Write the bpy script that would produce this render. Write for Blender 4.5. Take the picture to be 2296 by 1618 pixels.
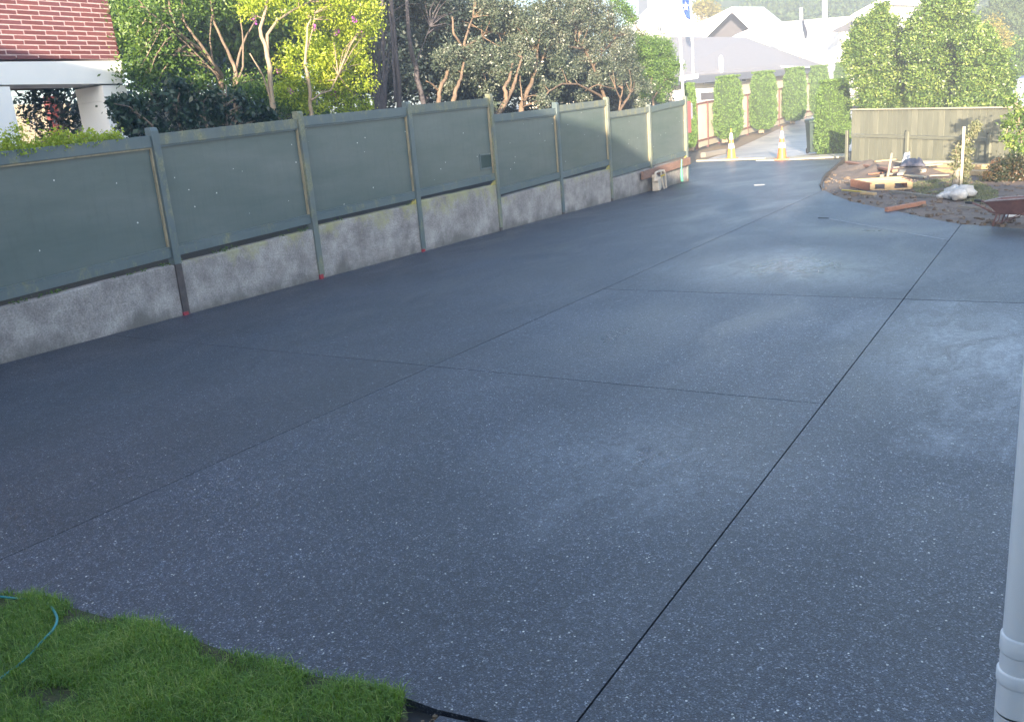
import bpy, math, random
import numpy as np
from mathutils import Vector, Matrix

for o in list(bpy.data.objects): bpy.data.objects.remove(o)
scene = bpy.context.scene
C = scene.collection
random.seed(7); RNG = np.random.default_rng(11)

# ---------------------------------------------------------------- camera, sky, sun, exposure
CAM_H, PITCH, ROLL, YAW, FPX, IW, IH = 2.4, 15.189, -4.675, 32.943, 1948.06, 2296.0, 1618.0
cam_data = bpy.data.cameras.new('camera')
cam_data.sensor_fit = 'HORIZONTAL'; cam_data.sensor_width = 36.0
cam_data.lens = 36.0 * FPX / IW
cam_data.clip_start = 0.05; cam_data.clip_end = 3000
cam = bpy.data.objects.new('camera', cam_data); C.objects.link(cam)
CR = Matrix.Rotation(math.radians(YAW), 3, 'Z') @ Matrix.Rotation(math.radians(90 - PITCH), 3, 'X') @ Matrix.Rotation(math.radians(ROLL), 3, 'Z')
cam.matrix_world = Matrix.Translation((0, 0, CAM_H)) @ CR.to_4x4()
scene.camera = cam

SUN_EL = math.radians(9.0)
TO_SUN_H = Vector((0.34, -0.94, 0)).normalized()
TO_SUN = (TO_SUN_H * math.cos(SUN_EL) + Vector((0, 0, math.sin(SUN_EL)))).normalized()
world = bpy.data.worlds.new('World'); scene.world = world; world.use_nodes = True
wn, wl = world.node_tree.nodes, world.node_tree.links
bg = wn['Background']
sky = wn.new('ShaderNodeTexSky'); sky.sky_type = 'NISHITA'; sky.sun_disc = False
sky.sun_elevation = SUN_EL
sky.sun_rotation = math.atan2(TO_SUN_H.x, TO_SUN_H.y)
sky.air_density = 1.0; sky.dust_density = 1.5; sky.ozone_density = 2.4
wl.new(sky.outputs[0], bg.inputs[0]); bg.inputs[1].default_value = 0.15
sd = bpy.data.lights.new('sun', 'SUN'); sd.energy = 5.0; sd.angle = math.radians(0.6); sd.color = (1.0, 0.83, 0.62)
sun = bpy.data.objects.new('sun', sd); C.objects.link(sun)
sun.rotation_euler = TO_SUN.to_track_quat('Z', 'Y').to_euler()
sun.location = (20, -40, 30)
scene.view_settings.view_transform = 'Standard'; scene.view_settings.look = 'None'
scene.view_settings.gamma = 1.0; scene.view_settings.use_curve_mapping = False
scene.view_settings.exposure = 2.5

# ---------------------------------------------------------------- helpers
def _ray(x, y): return CR @ Vector(((x - IW / 2) / FPX, -(y - IH / 2) / FPX, -1.0))
CP = Vector((0, 0, CAM_H)); FW = Vector((-math.sin(math.radians(YAW)), math.cos(math.radians(YAW)), 0))
def G(x, y, z=0.0):                      # point of the ground (height z) seen at x, y of the photograph
    v = _ray(x, y); return CP + v * ((z - CAM_H) / v.z)
def PX(x, y, X):                         # same on the vertical plane x = X
    v = _ray(x, y); return CP + v * (X / v.x)
def PD(x, y, d):                         # same at forward distance d
    v = _ray(x, y); return CP + v * (d / v.dot(FW))
def depth(p): return (Vector(p) - CP).dot(FW)

ORG = {}
class MB:
    def __init__(s): s.v = []; s.f = []
    def quad(s, *p):
        n = len(s.v); s.v += [tuple(q) for q in p]; s.f.append(tuple(range(n, n + len(p))))
    def poly_prism(s, pts, z0, z1):      # pts counter-clockwise list of (x, y)
        n = len(s.v); m = len(pts)
        s.v += [(p[0], p[1], z0) for p in pts] + [(p[0], p[1], z1) for p in pts]
        s.f.append(tuple(range(n + m - 1, n - 1, -1))); s.f.append(tuple(range(n + m, n + 2 * m)))
        for i in range(m):
            j = (i + 1) % m; s.f.append((n + i, n + j, n + m + j, n + m + i))
    def hexa(s, p):                      # 8 points: bottom ring 4, top ring 4
        n = len(s.v); s.v += [tuple(q) for q in p]
        for f in ((3, 2, 1, 0), (4, 5, 6, 7), (0, 1, 5, 4), (1, 2, 6, 5), (2, 3, 7, 6), (3, 0, 4, 7)):
            s.f.append(tuple(n + i for i in f))
    def box(s, c, d, R=None):
        hx, hy, hz = d[0] / 2, d[1] / 2, d[2] / 2; P = []
        for z in (-hz, hz):
            for x, y in ((-hx, -hy), (hx, -hy), (hx, hy), (-hx, hy)):
                q = Vector((x, y, z))
                if R is not None: q = R @ q
                P.append(Vector(c) + q)
        s.hexa(P)
    def box2(s, a, b): s.box([(a[i] + b[i]) / 2 for i in range(3)], [abs(b[i] - a[i]) for i in range(3)])
    def beam(s, a, b, w, h, up=(0, 0, 1)):
        a = Vector(a); b = Vector(b); u = (b - a).normalized(); r = u.cross(Vector(up))
        if r.length < 1e-4: r = u.cross(Vector((1, 0, 0)))
        r.normalize(); t = r.cross(u)
        P = []
        for k in (a, b):
            for i, j in ((-1, -1), (1, -1), (1, 1), (-1, 1)): P.append(k + r * (w / 2 * i) + t * (h / 2 * j))
        s.hexa(P)
    def tube(s, pts, rad, n=6, cap=True):
        pts = [Vector(p) for p in pts]; m = len(pts)
        if not hasattr(rad, '__len__'): rad = [rad] * m
        b0 = len(s.v); prev = None
        for i, p in enumerate(pts):
            t = (pts[min(i + 1, m - 1)] - pts[max(i - 1, 0)])
            t = t.normalized() if t.length > 1e-9 else Vector((0, 0, 1))
            if prev is None:
                r = t.cross(Vector((0, 1, 0)));
                if r.length < .1: r = t.cross(Vector((1, 0, 0)))
            else:
                r = prev - t * prev.dot(t)
            r.normalize(); prev = r; q = t.cross(r)
            for k in range(n):
                a = 2 * math.pi * k / n; s.v.append(tuple(p + (r * math.cos(a) + q * math.sin(a)) * rad[i]))
        for i in range(m - 1):
            for k in range(n):
                a = b0 + i * n + k; b = b0 + i * n + (k + 1) % n
                s.f.append((a, b, b + n, a + n))
        if cap:
            s.f.append(tuple(b0 + k for k in range(n - 1, -1, -1))); s.f.append(tuple(b0 + (m - 1) * n + k for k in range(n)))
    def build(s, name, mt, parent=None, origin=None, smooth=False, bevel=0.0):
        o0 = Vector(origin) if origin is not None else (ORG[parent.name] if parent is not None else Vector((0, 0, 0)))
        me = bpy.data.meshes.new(name)
        me.from_pydata([(a - o0.x, b - o0.y, c - o0.z) for a, b, c in s.v], [], s.f)
        me.materials.append(mt)
        if smooth: me.polygons.foreach_set('use_smooth', [True] * len(me.polygons))
        me.update()
        ob = bpy.data.objects.new(name, me); C.objects.link(ob)
        if parent is not None: ob.parent = parent
        else: ob.location = o0
        ORG[ob.name] = o0
        if bevel:
            bv = ob.modifiers.new('bevel', 'BEVEL'); bv.width = bevel; bv.segments = 2; bv.limit_method = 'ANGLE'
        return ob

def tag(o, label=None, cat=None, group=None, kind=None):
    if label: o['label'] = label
    if cat: o['category'] = cat
    if group: o['group'] = group
    if kind: o['kind'] = kind
    return o
def thing(name, loc, label, cat, group=None):
    o = bpy.data.objects.new(name, None); C.objects.link(o); o.location = loc; o.empty_display_size = .2
    ORG[o.name] = Vector(loc)
    return tag(o, label, cat, group)

# ---------------------------------------------------------------- materials
def nodes(name):
    m = bpy.data.materials.new(name); m.use_nodes = True
    nt = m.node_tree; return m, nt, nt.nodes, nt.links, nt.nodes['Principled BSDF']
def ramp(n, stops):
    r = n.new('ShaderNodeValToRGB'); e = r.color_ramp.elements
    while len(e) < len(stops): e.new(.5)
    for i, (p, c) in enumerate(stops):
        e[i].position = p; e[i].color = (*c, 1) if hasattr(c, '__len__') else (c, c, c, 1)
    return r
def tex(n, l, kind, scale, co, **kw):
    t = n.new('ShaderNodeTex' + kind); t.inputs['Scale'].default_value = scale
    for k, v in kw.items():
        if k in t.inputs: t.inputs[k].default_value = v
        else: setattr(t, k, v)
    l.new(co, t.inputs['Vector']); return t
def mapped(n, l, co, sc):
    m = n.new('ShaderNodeMapping'); m.inputs['Scale'].default_value = sc; l.new(co, m.inputs['Vector']); return m.outputs[0]
def mixc(n, l, fac, a, b, blend='MIX'):
    m = n.new('ShaderNodeMix'); m.data_type = 'RGBA'; m.blend_type = blend
    if hasattr(fac, 'links') or hasattr(fac, 'is_linked'): l.new(fac, m.inputs[0])
    else: m.inputs[0].default_value = fac
    for v, i in ((a, 6), (b, 7)):
        if hasattr(v, 'is_linked'): l.new(v, m.inputs[i])
        else: m.inputs[i].default_value = (*v, 1)
    return m.outputs[2]
def simple(name, c1, c2=None, scale=6, rough=.7, bump=.2, stretch=(1, 1, 1), bscale=None, spec=.5, metal=0, detail=6, bdist=.01):
    m, nt, n, l, b = nodes(name)
    tc = n.new('ShaderNodeTexCoord'); co = mapped(n, l, tc.outputs['Object'], stretch)
    c2 = c2 or tuple(x * .75 for x in c1)
    t = tex(n, l, 'Noise', scale, co, Detail=detail, Roughness=.65)
    r = ramp(n, [(.32, c1), (.68, c2)]); l.new(t.outputs[0], r.inputs[0]); l.new(r.outputs[0], b.inputs['Base Color'])
    b.inputs['Roughness'].default_value = rough; b.inputs['Specular IOR Level'].default_value = spec; b.inputs['Metallic'].default_value = metal
    if bump:
        t2 = tex(n, l, 'Noise', bscale or scale * 6, co, Detail=4)
        bp = n.new('ShaderNodeBump'); bp.inputs['Strength'].default_value = bump; bp.inputs['Distance'].default_value = bdist
        l.new(t2.outputs[0], bp.inputs['Height']); l.new(bp.outputs[0], b.inputs['Normal'])
    return m
def leafmat(name, cols, trans=.35, rough=.45, spec=.5):
    m, nt, n, l, b = nodes(name)
    at = n.new('ShaderNodeAttribute'); at.attribute_name = 'rnd'
    r = ramp(n, [(i / (len(cols) - 1), c) for i, c in enumerate(cols)]); l.new(at.outputs['Fac'], r.inputs[0])
    l.new(r.outputs[0], b.inputs['Base Color']); b.inputs['Roughness'].default_value = rough; b.inputs['Specular IOR Level'].default_value = spec
    tr = n.new('ShaderNodeBsdfTranslucent'); l.new(mixc(n, l, 1.0, r.outputs[0], (1.5, 1.5, .7), 'MULTIPLY'), tr.inputs[0])
    mx = n.new('ShaderNodeMixShader'); mx.inputs[0].default_value = trans
    l.new(b.outputs[0], mx.inputs[1]); l.new(tr.outputs[0], mx.inputs[2]); l.new(mx.outputs[0], n['Material Output'].inputs[0])
    return m

def concrete_drive():
    m, nt, n, l, b = nodes('exposed_aggregate')
    tc = n.new('ShaderNodeTexCoord'); co = tc.outputs['Object']
    wob = tex(n, l, 'Noise', 60, co, Detail=2)
    v1 = tex(n, l, 'Voronoi', 140, co, feature='F1')
    sep = n.new('ShaderNodeSeparateColor'); l.new(v1.outputs['Color'], sep.inputs[0])
    # stone colours
    st = ramp(n, [(0, (.006, .008, .015)), (.45, (.019, .026, .047)), (.76, (.034, .041, .059)), (.92, (.082, .094, .122)), (1, (.23, .245, .28))]); l.new(sep.outputs[0], st.inputs[0])
    # sparse pale stones, larger
    v2 = tex(n, l, 'Voronoi', 58, co, feature='F1')
    s2 = n.new('ShaderNodeSeparateColor'); l.new(v2.outputs['Color'], s2.inputs[0])
    near = n.new('ShaderNodeMath'); near.operation = 'LESS_THAN'; l.new(v2.outputs['Distance'], near.inputs[0]); near.inputs[1].default_value = .33
    rare = n.new('ShaderNodeMath'); rare.operation = 'GREATER_THAN'; l.new(s2.outputs[1], rare.inputs[0]); rare.inputs[1].default_value = .984
    mu = n.new('ShaderNodeMath'); mu.operation = 'MULTIPLY'; l.new(near.outputs[0], mu.inputs[0]); l.new(rare.outputs[0], mu.inputs[1])
    c = mixc(n, l, mu.outputs[0], st.outputs[0], (.50, .50, .47))
    # broad mottling
    big = tex(n, l, 'Noise', .55, co, Detail=5, Roughness=.6)
    br = ramp(n, [(.3, .78), (.7, 1.28)]); l.new(big.outputs[0], br.inputs[0])
    c = mixc(n, l, 1.0, c, br.outputs[0], 'MULTIPLY')
    gr_ = tex(n, l, 'Noise', 16, co, Detail=8, Roughness=.95); g_ = ramp(n, [(.36, .35), (.5, .92), (.64, 2.0)]); l.new(gr_.outputs[0], g_.inputs[0])
    c = mixc(n, l, 1.0, c, g_.outputs[0], 'MULTIPLY')
    oi = n.new('ShaderNodeObjectInfo'); orr = ramp(n, [(0, .80), (1, 1.3)]); l.new(oi.outputs['Random'], orr.inputs[0])
    c = mixc(n, l, 1.0, c, orr.outputs[0], 'MULTIPLY')
    # faint brown dust close to the wall
    l.new(c, b.inputs['Base Color'])
    wet = tex(n, l, 'Noise', .5, mapped(n, l, co, (1.5, .7, 1)), Detail=4, Roughness=.55, Distortion=.6)
    wr = ramp(n, [(.35, .50), (.52, .44), (.70, .33)]); l.new(wet.outputs[0], wr.inputs[0])
    # damp areas that have not dried: object-space patches with ragged noise edges
    rough = wr.outputs[0]; sheens = []
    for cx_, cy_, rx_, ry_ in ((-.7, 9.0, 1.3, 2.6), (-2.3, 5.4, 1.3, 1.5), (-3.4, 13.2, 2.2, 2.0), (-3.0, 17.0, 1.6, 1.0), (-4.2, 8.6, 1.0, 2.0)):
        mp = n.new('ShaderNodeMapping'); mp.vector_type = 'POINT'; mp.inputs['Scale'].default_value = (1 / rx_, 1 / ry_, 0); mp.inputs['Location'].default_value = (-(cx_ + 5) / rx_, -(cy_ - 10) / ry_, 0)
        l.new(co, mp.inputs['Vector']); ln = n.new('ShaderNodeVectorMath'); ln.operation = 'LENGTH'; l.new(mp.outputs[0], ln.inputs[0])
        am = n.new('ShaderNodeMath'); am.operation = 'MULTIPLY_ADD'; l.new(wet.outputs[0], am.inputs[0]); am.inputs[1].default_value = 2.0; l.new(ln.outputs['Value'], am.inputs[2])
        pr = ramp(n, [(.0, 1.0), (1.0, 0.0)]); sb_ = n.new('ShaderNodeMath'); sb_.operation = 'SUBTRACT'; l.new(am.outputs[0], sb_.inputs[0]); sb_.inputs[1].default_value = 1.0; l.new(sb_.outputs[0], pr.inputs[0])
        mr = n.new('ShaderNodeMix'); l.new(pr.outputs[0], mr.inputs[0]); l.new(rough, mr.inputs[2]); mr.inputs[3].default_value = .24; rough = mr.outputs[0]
        if cx_ in (-.7, -2.3, -3.4): sheens.append((pr.outputs[0], {-.7: 1.0, -2.3: .35, -3.4: .5}[cx_]))
    # pale sheen painted into the colour over the same areas, ragged and grainy
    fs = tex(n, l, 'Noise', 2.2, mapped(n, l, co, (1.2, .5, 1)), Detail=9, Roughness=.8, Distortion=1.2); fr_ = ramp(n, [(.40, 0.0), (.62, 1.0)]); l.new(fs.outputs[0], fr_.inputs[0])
    for f_, k_ in sheens:
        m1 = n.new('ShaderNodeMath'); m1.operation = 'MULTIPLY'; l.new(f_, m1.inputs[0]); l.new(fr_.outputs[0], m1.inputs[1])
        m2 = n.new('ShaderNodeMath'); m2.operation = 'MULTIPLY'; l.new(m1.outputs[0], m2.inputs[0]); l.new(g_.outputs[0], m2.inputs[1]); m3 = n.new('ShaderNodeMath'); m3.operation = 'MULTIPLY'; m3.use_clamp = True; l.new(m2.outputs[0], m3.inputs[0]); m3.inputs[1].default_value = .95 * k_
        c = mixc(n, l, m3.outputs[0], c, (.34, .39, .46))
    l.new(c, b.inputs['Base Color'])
    l.new(rough, b.inputs['Roughness']); b.inputs['Specular IOR Level'].default_value = .72
    h = ramp(n, [(0, 1.0), (.5, 0.0)]); l.new(v1.outputs['Distance'], h.inputs[0])
    bp = n.new('ShaderNodeBump'); bp.inputs['Strength'].default_value = .8; bp.inputs['Distance'].default_value = .003
    l.new(h.outputs[0], bp.inputs['Height'])
    b2 = n.new('ShaderNodeBump'); b2.inputs['Strength'].default_value = .35; b2.inputs['Distance'].default_value = .02
    l.new(gr_.outputs[0], b2.inputs['Height']); l.new(bp.outputs[0], b2.inputs['Normal']); l.new(b2.outputs[0], b.inputs['Normal'])
    return m

def painted_fence(name, base, base2, moss=.0, specks=False, rough=.5):
    m, nt, n, l, b = nodes(name)
    tc = n.new('ShaderNodeTexCoord'); co = tc.outputs['Object']
    t = tex(n, l, 'Noise', .8, mapped(n, l, co, (1, .6, 2.6)), Detail=7, Roughness=.62)
    r = ramp(n, [(.3, base), (.7, base2)]); l.new(t.outputs[0], r.inputs[0]); c = r.outputs[0]
    # rain streaks
    s = tex(n, l, 'Noise', 7, mapped(n, l, co, (1, 1.6, .25)), Detail=5, Roughness=.7)
    sr = ramp(n, [(.50, 0.0), (.78, .22)]); l.new(s.outputs[0], sr.inputs[0])
    c = mixc(n, l, sr.outputs[0], c, tuple(x * .55 for x in base))
    if moss:
        g = tex(n, l, 'Noise', 3.2, mapped(n, l, co, (1, 1.2, .5)), Detail=8, Roughness=.75)
        gr = ramp(n, [(.56 - .2 * moss, 0.0), (.74 - .2 * moss, 1.0)]); l.new(g.outputs[0], gr.inputs[0])
        g2 = tex(n, l, 'Noise', 30, co, Detail=3); gc = ramp(n, [(.35, (.16, .17, .075)), (.65, (.30, .29, .17))]); l.new(g2.outputs[0], gc.inputs[0])
        c = mixc(n, l, gr.outputs[0], c, gc.outputs[0])
    if specks:
        v = tex(n, l, 'Voronoi', 4.5, co, feature='F1'); sc = n.new('ShaderNodeSeparateColor'); l.new(v.outputs['Color'], sc.inputs[0])
        d = tex(n, l, 'Noise', 60, co, Detail=2)
        ad = n.new('ShaderNodeMath'); ad.operation = 'MULTIPLY_ADD'; l.new(d.outputs[0], ad.inputs[0]); ad.inputs[1].default_value = .08; l.new(v.outputs['Distance'], ad.inputs[2])
        a = n.new('ShaderNodeMath'); a.operation = 'LESS_THAN'; l.new(ad.outputs[0], a.inputs[0]); a.inputs[1].default_value = .095
        k = n.new('ShaderNodeMath'); k.operation = 'GREATER_THAN'; l.new(sc.outputs[0], k.inputs[0]); k.inputs[1].default_value = .62
        mm = n.new('ShaderNodeMath'); mm.operation = 'MULTIPLY'; l.new(a.outputs[0], mm.inputs[0]); l.new(k.outputs[0], mm.inputs[1])
        c = mixc(n, l, mm.outputs[0], c, (.62, .64, .62))
    l.new(c, b.inputs['Base Color']); b.inputs['Roughness'].default_value = rough
    t2 = tex(n, l, 'Noise', 40, mapped(n, l, co, (1, 1, .2)), Detail=4)
    bp = n.new('ShaderNodeBump'); bp.inputs['Strength'].default_value = .15; bp.inputs['Distance'].default_value = .004
    l.new(t2.outputs[0], bp.inputs['Height']); l.new(bp.outputs[0], b.inputs['Normal'])
    return m

def old_concrete():
    m, nt, n, l, b = nodes('old_concrete')
    tc = n.new('ShaderNodeTexCoord'); co = tc.outputs['Object']
    t = tex(n, l, 'Noise', 2.4, co, Detail=10, Roughness=.72)
    r = ramp(n, [(.3, (.15, .135, .13)), (.5, (.30, .28, .27)), (.7, (.46, .44, .42))]); l.new(t.outputs[0], r.inputs[0]); c = r.outputs[0]
    f = tex(n, l, 'Noise', 38, co, Detail=6, Roughness=.75); fr = ramp(n, [(.35, .62), (.65, 1.25)]); l.new(f.outputs[0], fr.inputs[0])
    c = mixc(n, l, 1.0, c, fr.outputs[0], 'MULTIPLY')
    sx = n.new('ShaderNodeSeparateXYZ'); l.new(co, sx.inputs[0])
    # damp, mud-splashed foot with a ragged edge
    s = tex(n, l, 'Noise', .8, mapped(n, l, co, (1, 1, .6)), Detail=9, Roughness=.68)
    a = n.new('ShaderNodeMath'); a.operation = 'MULTIPLY_ADD'; l.new(s.outputs[0], a.inputs[0]); a.inputs[1].default_value = 1.5; a.inputs[2].default_value = -.56
    d = n.new('ShaderNodeMath'); d.operation = 'SUBTRACT'; l.new(a.outputs[0], d.inputs[0]); l.new(sx.outputs[2], d.inputs[1])
    dr = ramp(n, [(.0, 0.0), (.22, .75)]); l.new(d.outputs[0], dr.inputs[0])
    c = mixc(n, l, dr.outputs[0], c, (.105, .10, .09))
    # lichen along the top
    g = tex(n, l, 'Noise', 2.2, co, Detail=8, Roughness=.7)
    ga = n.new('ShaderNodeMath'); ga.operation = 'MULTIPLY_ADD'; l.new(sx.outputs[2], ga.inputs[0]); ga.inputs[1].default_value = .45; l.new(g.outputs[0], ga.inputs[2])
    gr = ramp(n, [(.84, 0.0), (1.0, .75)]); l.new(ga.outputs[0], gr.inputs[0])
    c = mixc(n, l, gr.outputs[0], c, (.34, .33, .15))
    l.new(c, b.inputs['Base Color']); b.inputs['Roughness'].default_value = .85
    v = tex(n, l, 'Noise', 60, co, Detail=6, Roughness=.7)
    bp = n.new('ShaderNodeBump'); bp.inputs['Strength'].default_value = .6; bp.inputs['Distance'].default_value = .012
    l.new(v.outputs[0], bp.inputs['Height']); l.new(bp.outputs[0], b.inputs['Normal'])
    return m

M = dict(
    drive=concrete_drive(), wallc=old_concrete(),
    panel=painted_fence('fence_panel_paint', (.080, .114, .108), (.132, .160, .155), 0, True, .24),
    rail=painted_fence('fence_rail_paint', (.075, .11, .12), (.125, .155, .16), .12, False, .4),
    railm=painted_fence('mossy_fence_rail', (.10, .125, .125), (.15, .175, .165), .42, False, .7),
    bead=simple('bare_timber_bead', (.40, .33, .22), (.22, .20, .13), 9, .75, .2, (1, 1, .4)),
    postfoot=simple('bare_post_foot', (.11, .085, .08), (.05, .045, .045), 9, .8, .4),
    redfoot=simple('red_marker_paint', (.42, .03, .05), (.2, .02, .03), 30, .6, .2),
    white=simple('white_plaster', (.84, .84, .84), (.78, .79, .80), 1.5, .8, .08, bscale=40),
    mortar=simple('pale_mortar', (.52, .40, .40), (.40, .29, .30), 20, .9, .3),
    soffit=simple('dark_soffit', (.10, .09, .10), (.075, .07, .08), 3, .8, .05),
    cream=simple('cream_render', (.62, .56, .44), (.55, .49, .40), 2, .85, .1),
    maroon=simple('maroon_paint', (.16, .035, .04), (.10, .03, .03), 8, .5, .1),
    bark=simple('grey_brown_bark', (.24, .18, .13), (.10, .075, .06), 14, .85, .5, (1, 1, .3)),
    barkpale=simple('pale_bark', (.34, .27, .19), (.22, .17, .12), 12, .8, .4, (1, 1, .3)),
    barkorange=simple('orange_brown_bark', (.20, .14, .095), (.10, .07, .05), 12, .8, .5, (1, 1, .3)),
    barkdark=simple('dark_bark', (.10, .085, .09), (.05, .045, .05), 14, .85, .5, (1, 1, .3)),
    soil=simple('brown_soil', (.21, .16, .125), (.11, .085, .07), 3.0, .9, .9, bscale=26, bdist=.03, detail=10),
    ground=simple('bare_ground', (.20, .16, .11), (.12, .10, .07), 1.2, .95, .4, bscale=20, bdist=.02),
    street=simple('wet_street_asphalt', (.26, .25, .26), (.58, .52, .46), .55, .45, .2, bscale=50, detail=8),
    verge=simple('gravel_verge', (.27, .20, .13), (.17, .13, .085), 4, .9, .6),
    sawn=simple('new_sawn_timber', (.55, .40, .22), (.42, .30, .16), 6, .7, .15, (.4, 3, 3)),
    rimu=simple('red_brown_timber', (.42, .20, .12), (.27, .13, .085), 6, .7, .2, (.5, 3, 3)),
    beam=simple('rough_brown_beam', (.27, .165, .12), (.17, .10, .08), 8, .8, .4, (3, .6, 3)),
    greyt=simple('weathered_grey_timber', (.30, .27, .23), (.19, .17, .14), 7, .85, .3, (.6, 3, 3)),
    curb=simple('dark_tanalised_edging', (.060, .048, .038), (.035, .030, .028), 8, .8, .3),
    gfence=simple('olive_grey_board_paint', (.185, .188, .14), (.14, .145, .11), 2.5, .7, .12, (1, 1, .35)),
    gfence2=simple('olive_grey_board_paint_worn', (.22, .22, .165), (.165, .168, .125), 3.5, .75, .12, (1, 1, .35)),
    gcap=simple('weathered_cap_board', (.48, .43, .32), (.36, .33, .26), 8, .7, .1),
    hedgepanel=simple('cream_fence_panel', (.68, .60, .47), (.60, .52, .40), 1.5, .7, .05),
    hedgepost=simple('red_brown_post_paint', (.20, .075, .06), (.14, .055, .05), 9, .6, .1),
    roofgrey=simple('grey_brown_roof', (.27, .265, .285), (.225, .22, .24), 9, .8, .3, (1, 1, 1)),
    fascia=simple('slate_fascia', (.15, .16, .20), (.12, .13, .165), 5, .5, .05),
    whiteroof=simple('white_metal_roof', (.80, .80, .80), (.74, .74, .74), 1, .5, .02),
    gable=simple('shade_grey_gable', (.11, .105, .125), (.09, .088, .105), 2, .8, .05),  # colour darkened to put the gable's shade into the material
    glass=simple('dark_window_glass', (.05, .055, .065), (.035, .04, .05), 2, .12, .0),
    frame=simple('white_window_frame', (.75, .75, .74), (.7, .7, .7), 5, .5, .0),
    cone=simple('orange_cone_plastic', (.75, .20, .05), (.62, .15, .04), 9, .45, .05),
    coney=simple('amber_cone_plastic', (.80, .42, .06), (.70, .33, .05), 9, .45, .05),
    reflect=simple('reflective_white_band', (.82, .82, .80), (.75, .75, .75), 12, .35, .0),
    bin=simple('dark_green_plastic', (.022, .05, .042), (.018, .04, .035), 6, .45, .05),
    black=simple('black_rubber', (.02, .02, .022), (.03, .03, .03), 12, .7, .1),
    barrow=simple('rusty_maroon_steel', (.125, .06, .058), (.21, .115, .095), 9, .6, .3),
    barrowrim=simple('dusty_cement_crust', (.36, .33, .33), (.22, .19, .19), 20, .9, .5),
    rock=simple('white_quartz_rock', (.66, .64, .62), (.40, .38, .36), 8, .8, .8, bdist=.02),
    tarp=simple('dark_grey_sheet', (.10, .10, .135), (.075, .075, .10), 5, .6, .2),
    tarpw=simple('white_sheet', (.75, .74, .72), (.65, .64, .62), 5, .7, .2),
    meter=simple('cream_meter_plastic', (.60, .53, .44), (.48, .42, .35), 18, .6, .3),
    yellow=simple('yellow_plastic', (.65, .48, .07), (.5, .38, .06), 18, .5, .1),
    strap=simple('mint_green_strap', (.10, .50, .28), (.08, .42, .24), 18, .6, .1),
    mailred=simple('faded_red_board', (.42, .14, .13), (.34, .11, .11), 8, .6, .1),
    maillid=simple('pale_grey_lid', (.38, .36, .42), (.32, .31, .36), 8, .6, .1),
    pole=simple('white_pole_paint', (.80, .80, .80), (.72, .73, .75), 5, .4, .0),
    polegrey=simple('grey_pole', (.55, .57, .60), (.5, .52, .55), 5, .4, .0),
    flagblue=simple('blue_flag_cloth', (.03, .09, .42), (.025, .075, .36), 8, .8, .05),
    flagdark=simple('black_flag_cloth', (.04, .05, .09), (.03, .035, .06), 8, .8, .05),
    pvc=simple('white_pvc_pipe', (.86, .87, .88), (.82, .84, .86), 2.5, .28, .03, (1, 1, .5), bscale=20),
    board=simple('painted_weatherboard', (.66, .66, .64), (.6, .6, .58), 2, .6, .05),
    hose=simple('teal_hose_rubber', (.02, .26, .27), (.015, .19, .21), 30, .35, .05),
    shed=simple('blue_grey_cladding', (.18, .21, .30), (.15, .175, .26), 2, .6, .05),
    van=simple('white_car_paint', (.8, .8, .8), (.78, .78, .78), 2, .2, .0),
    grass=leafmat('grass_blade', [(.05, .10, .014), (.11, .22, .025), (.20, .33, .045), (.40, .46, .16)], .35, .5),
    turf=simple('lawn_soil', (.040, .060, .016), (.065, .05, .03), 5, .95, .8, bdist=.02),
    fargrass=leafmat('grey_green_grass', [(.10, .12, .06), (.19, .20, .11), (.30, .28, .18)], .3, .6),
    L_mid=leafmat('leaf_mid_green', [(.028, .06, .014), (.06, .12, .022), (.11, .19, .035), (.18, .26, .055)], .35),
    L_yel=leafmat('leaf_yellow_green', [(.12, .17, .02), (.25, .33, .03), (.38, .45, .05), (.50, .50, .08)], .42),
    L_dark=leafmat('leaf_dark_glossy', [(.008, .022, .012), (.018, .042, .022), (.035, .07, .035)], .2, .32),
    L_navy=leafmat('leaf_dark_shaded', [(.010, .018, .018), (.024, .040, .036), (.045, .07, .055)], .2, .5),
    L_poh=leafmat('leaf_grey_olive', [(.028, .045, .028), (.07, .095, .062), (.12, .14, .10), (.19, .20, .16)], .15, .38, .5),
    L_fresh=leafmat('leaf_fresh_green', [(.05, .11, .02), (.11, .20, .04), (.19, .30, .07)], .4),
    L_laurel=leafmat('leaf_laurel', [(.035, .075, .015), (.085, .15, .03), (.16, .24, .05), (.30, .36, .10)], .3, .38),
    L_thuja=leafmat('leaf_conifer_spray', [(.05, .10, .022), (.13, .225, .045), (.25, .37, .09)], .25, .6),
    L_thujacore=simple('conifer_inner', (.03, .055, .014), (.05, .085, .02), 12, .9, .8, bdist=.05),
    L_hill=leafmat('leaf_far_hill', [(.05, .09, .035), (.09, .14, .05), (.15, .19, .08)], .2, .7),
    L_ochre=leafmat('leaf_ochre', [(.16, .15, .03), (.28, .24, .05), (.38, .32, .09)], .35, .6),
    L_red=leafmat('leaf_bronze_tips', [(.020, .035, .016), (.05, .06, .03), (.16, .085, .045)], .25, .4),
    petal=leafmat('purple_petal', [(.30, .06, .36), (.48, .16, .52)], .4, .6),
    hill=simple('hill_undergrowth', (.10, .14, .06), (.06, .09, .04), .3, .95, .5, bdist=.3),
)
BR = [simple('brick_%d' % i, c, tuple(x * .82 for x in c), 14, .7, .3) for i, c in enumerate([(.165, .052, .056), (.14, .045, .050), (.185, .062, .066), (.15, .050, .060)])]
for i, b_ in enumerate(BR): b_.name = ['brick_red', 'brick_dark_red', 'brick_pale_red', 'brick_plum'][i]

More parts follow.
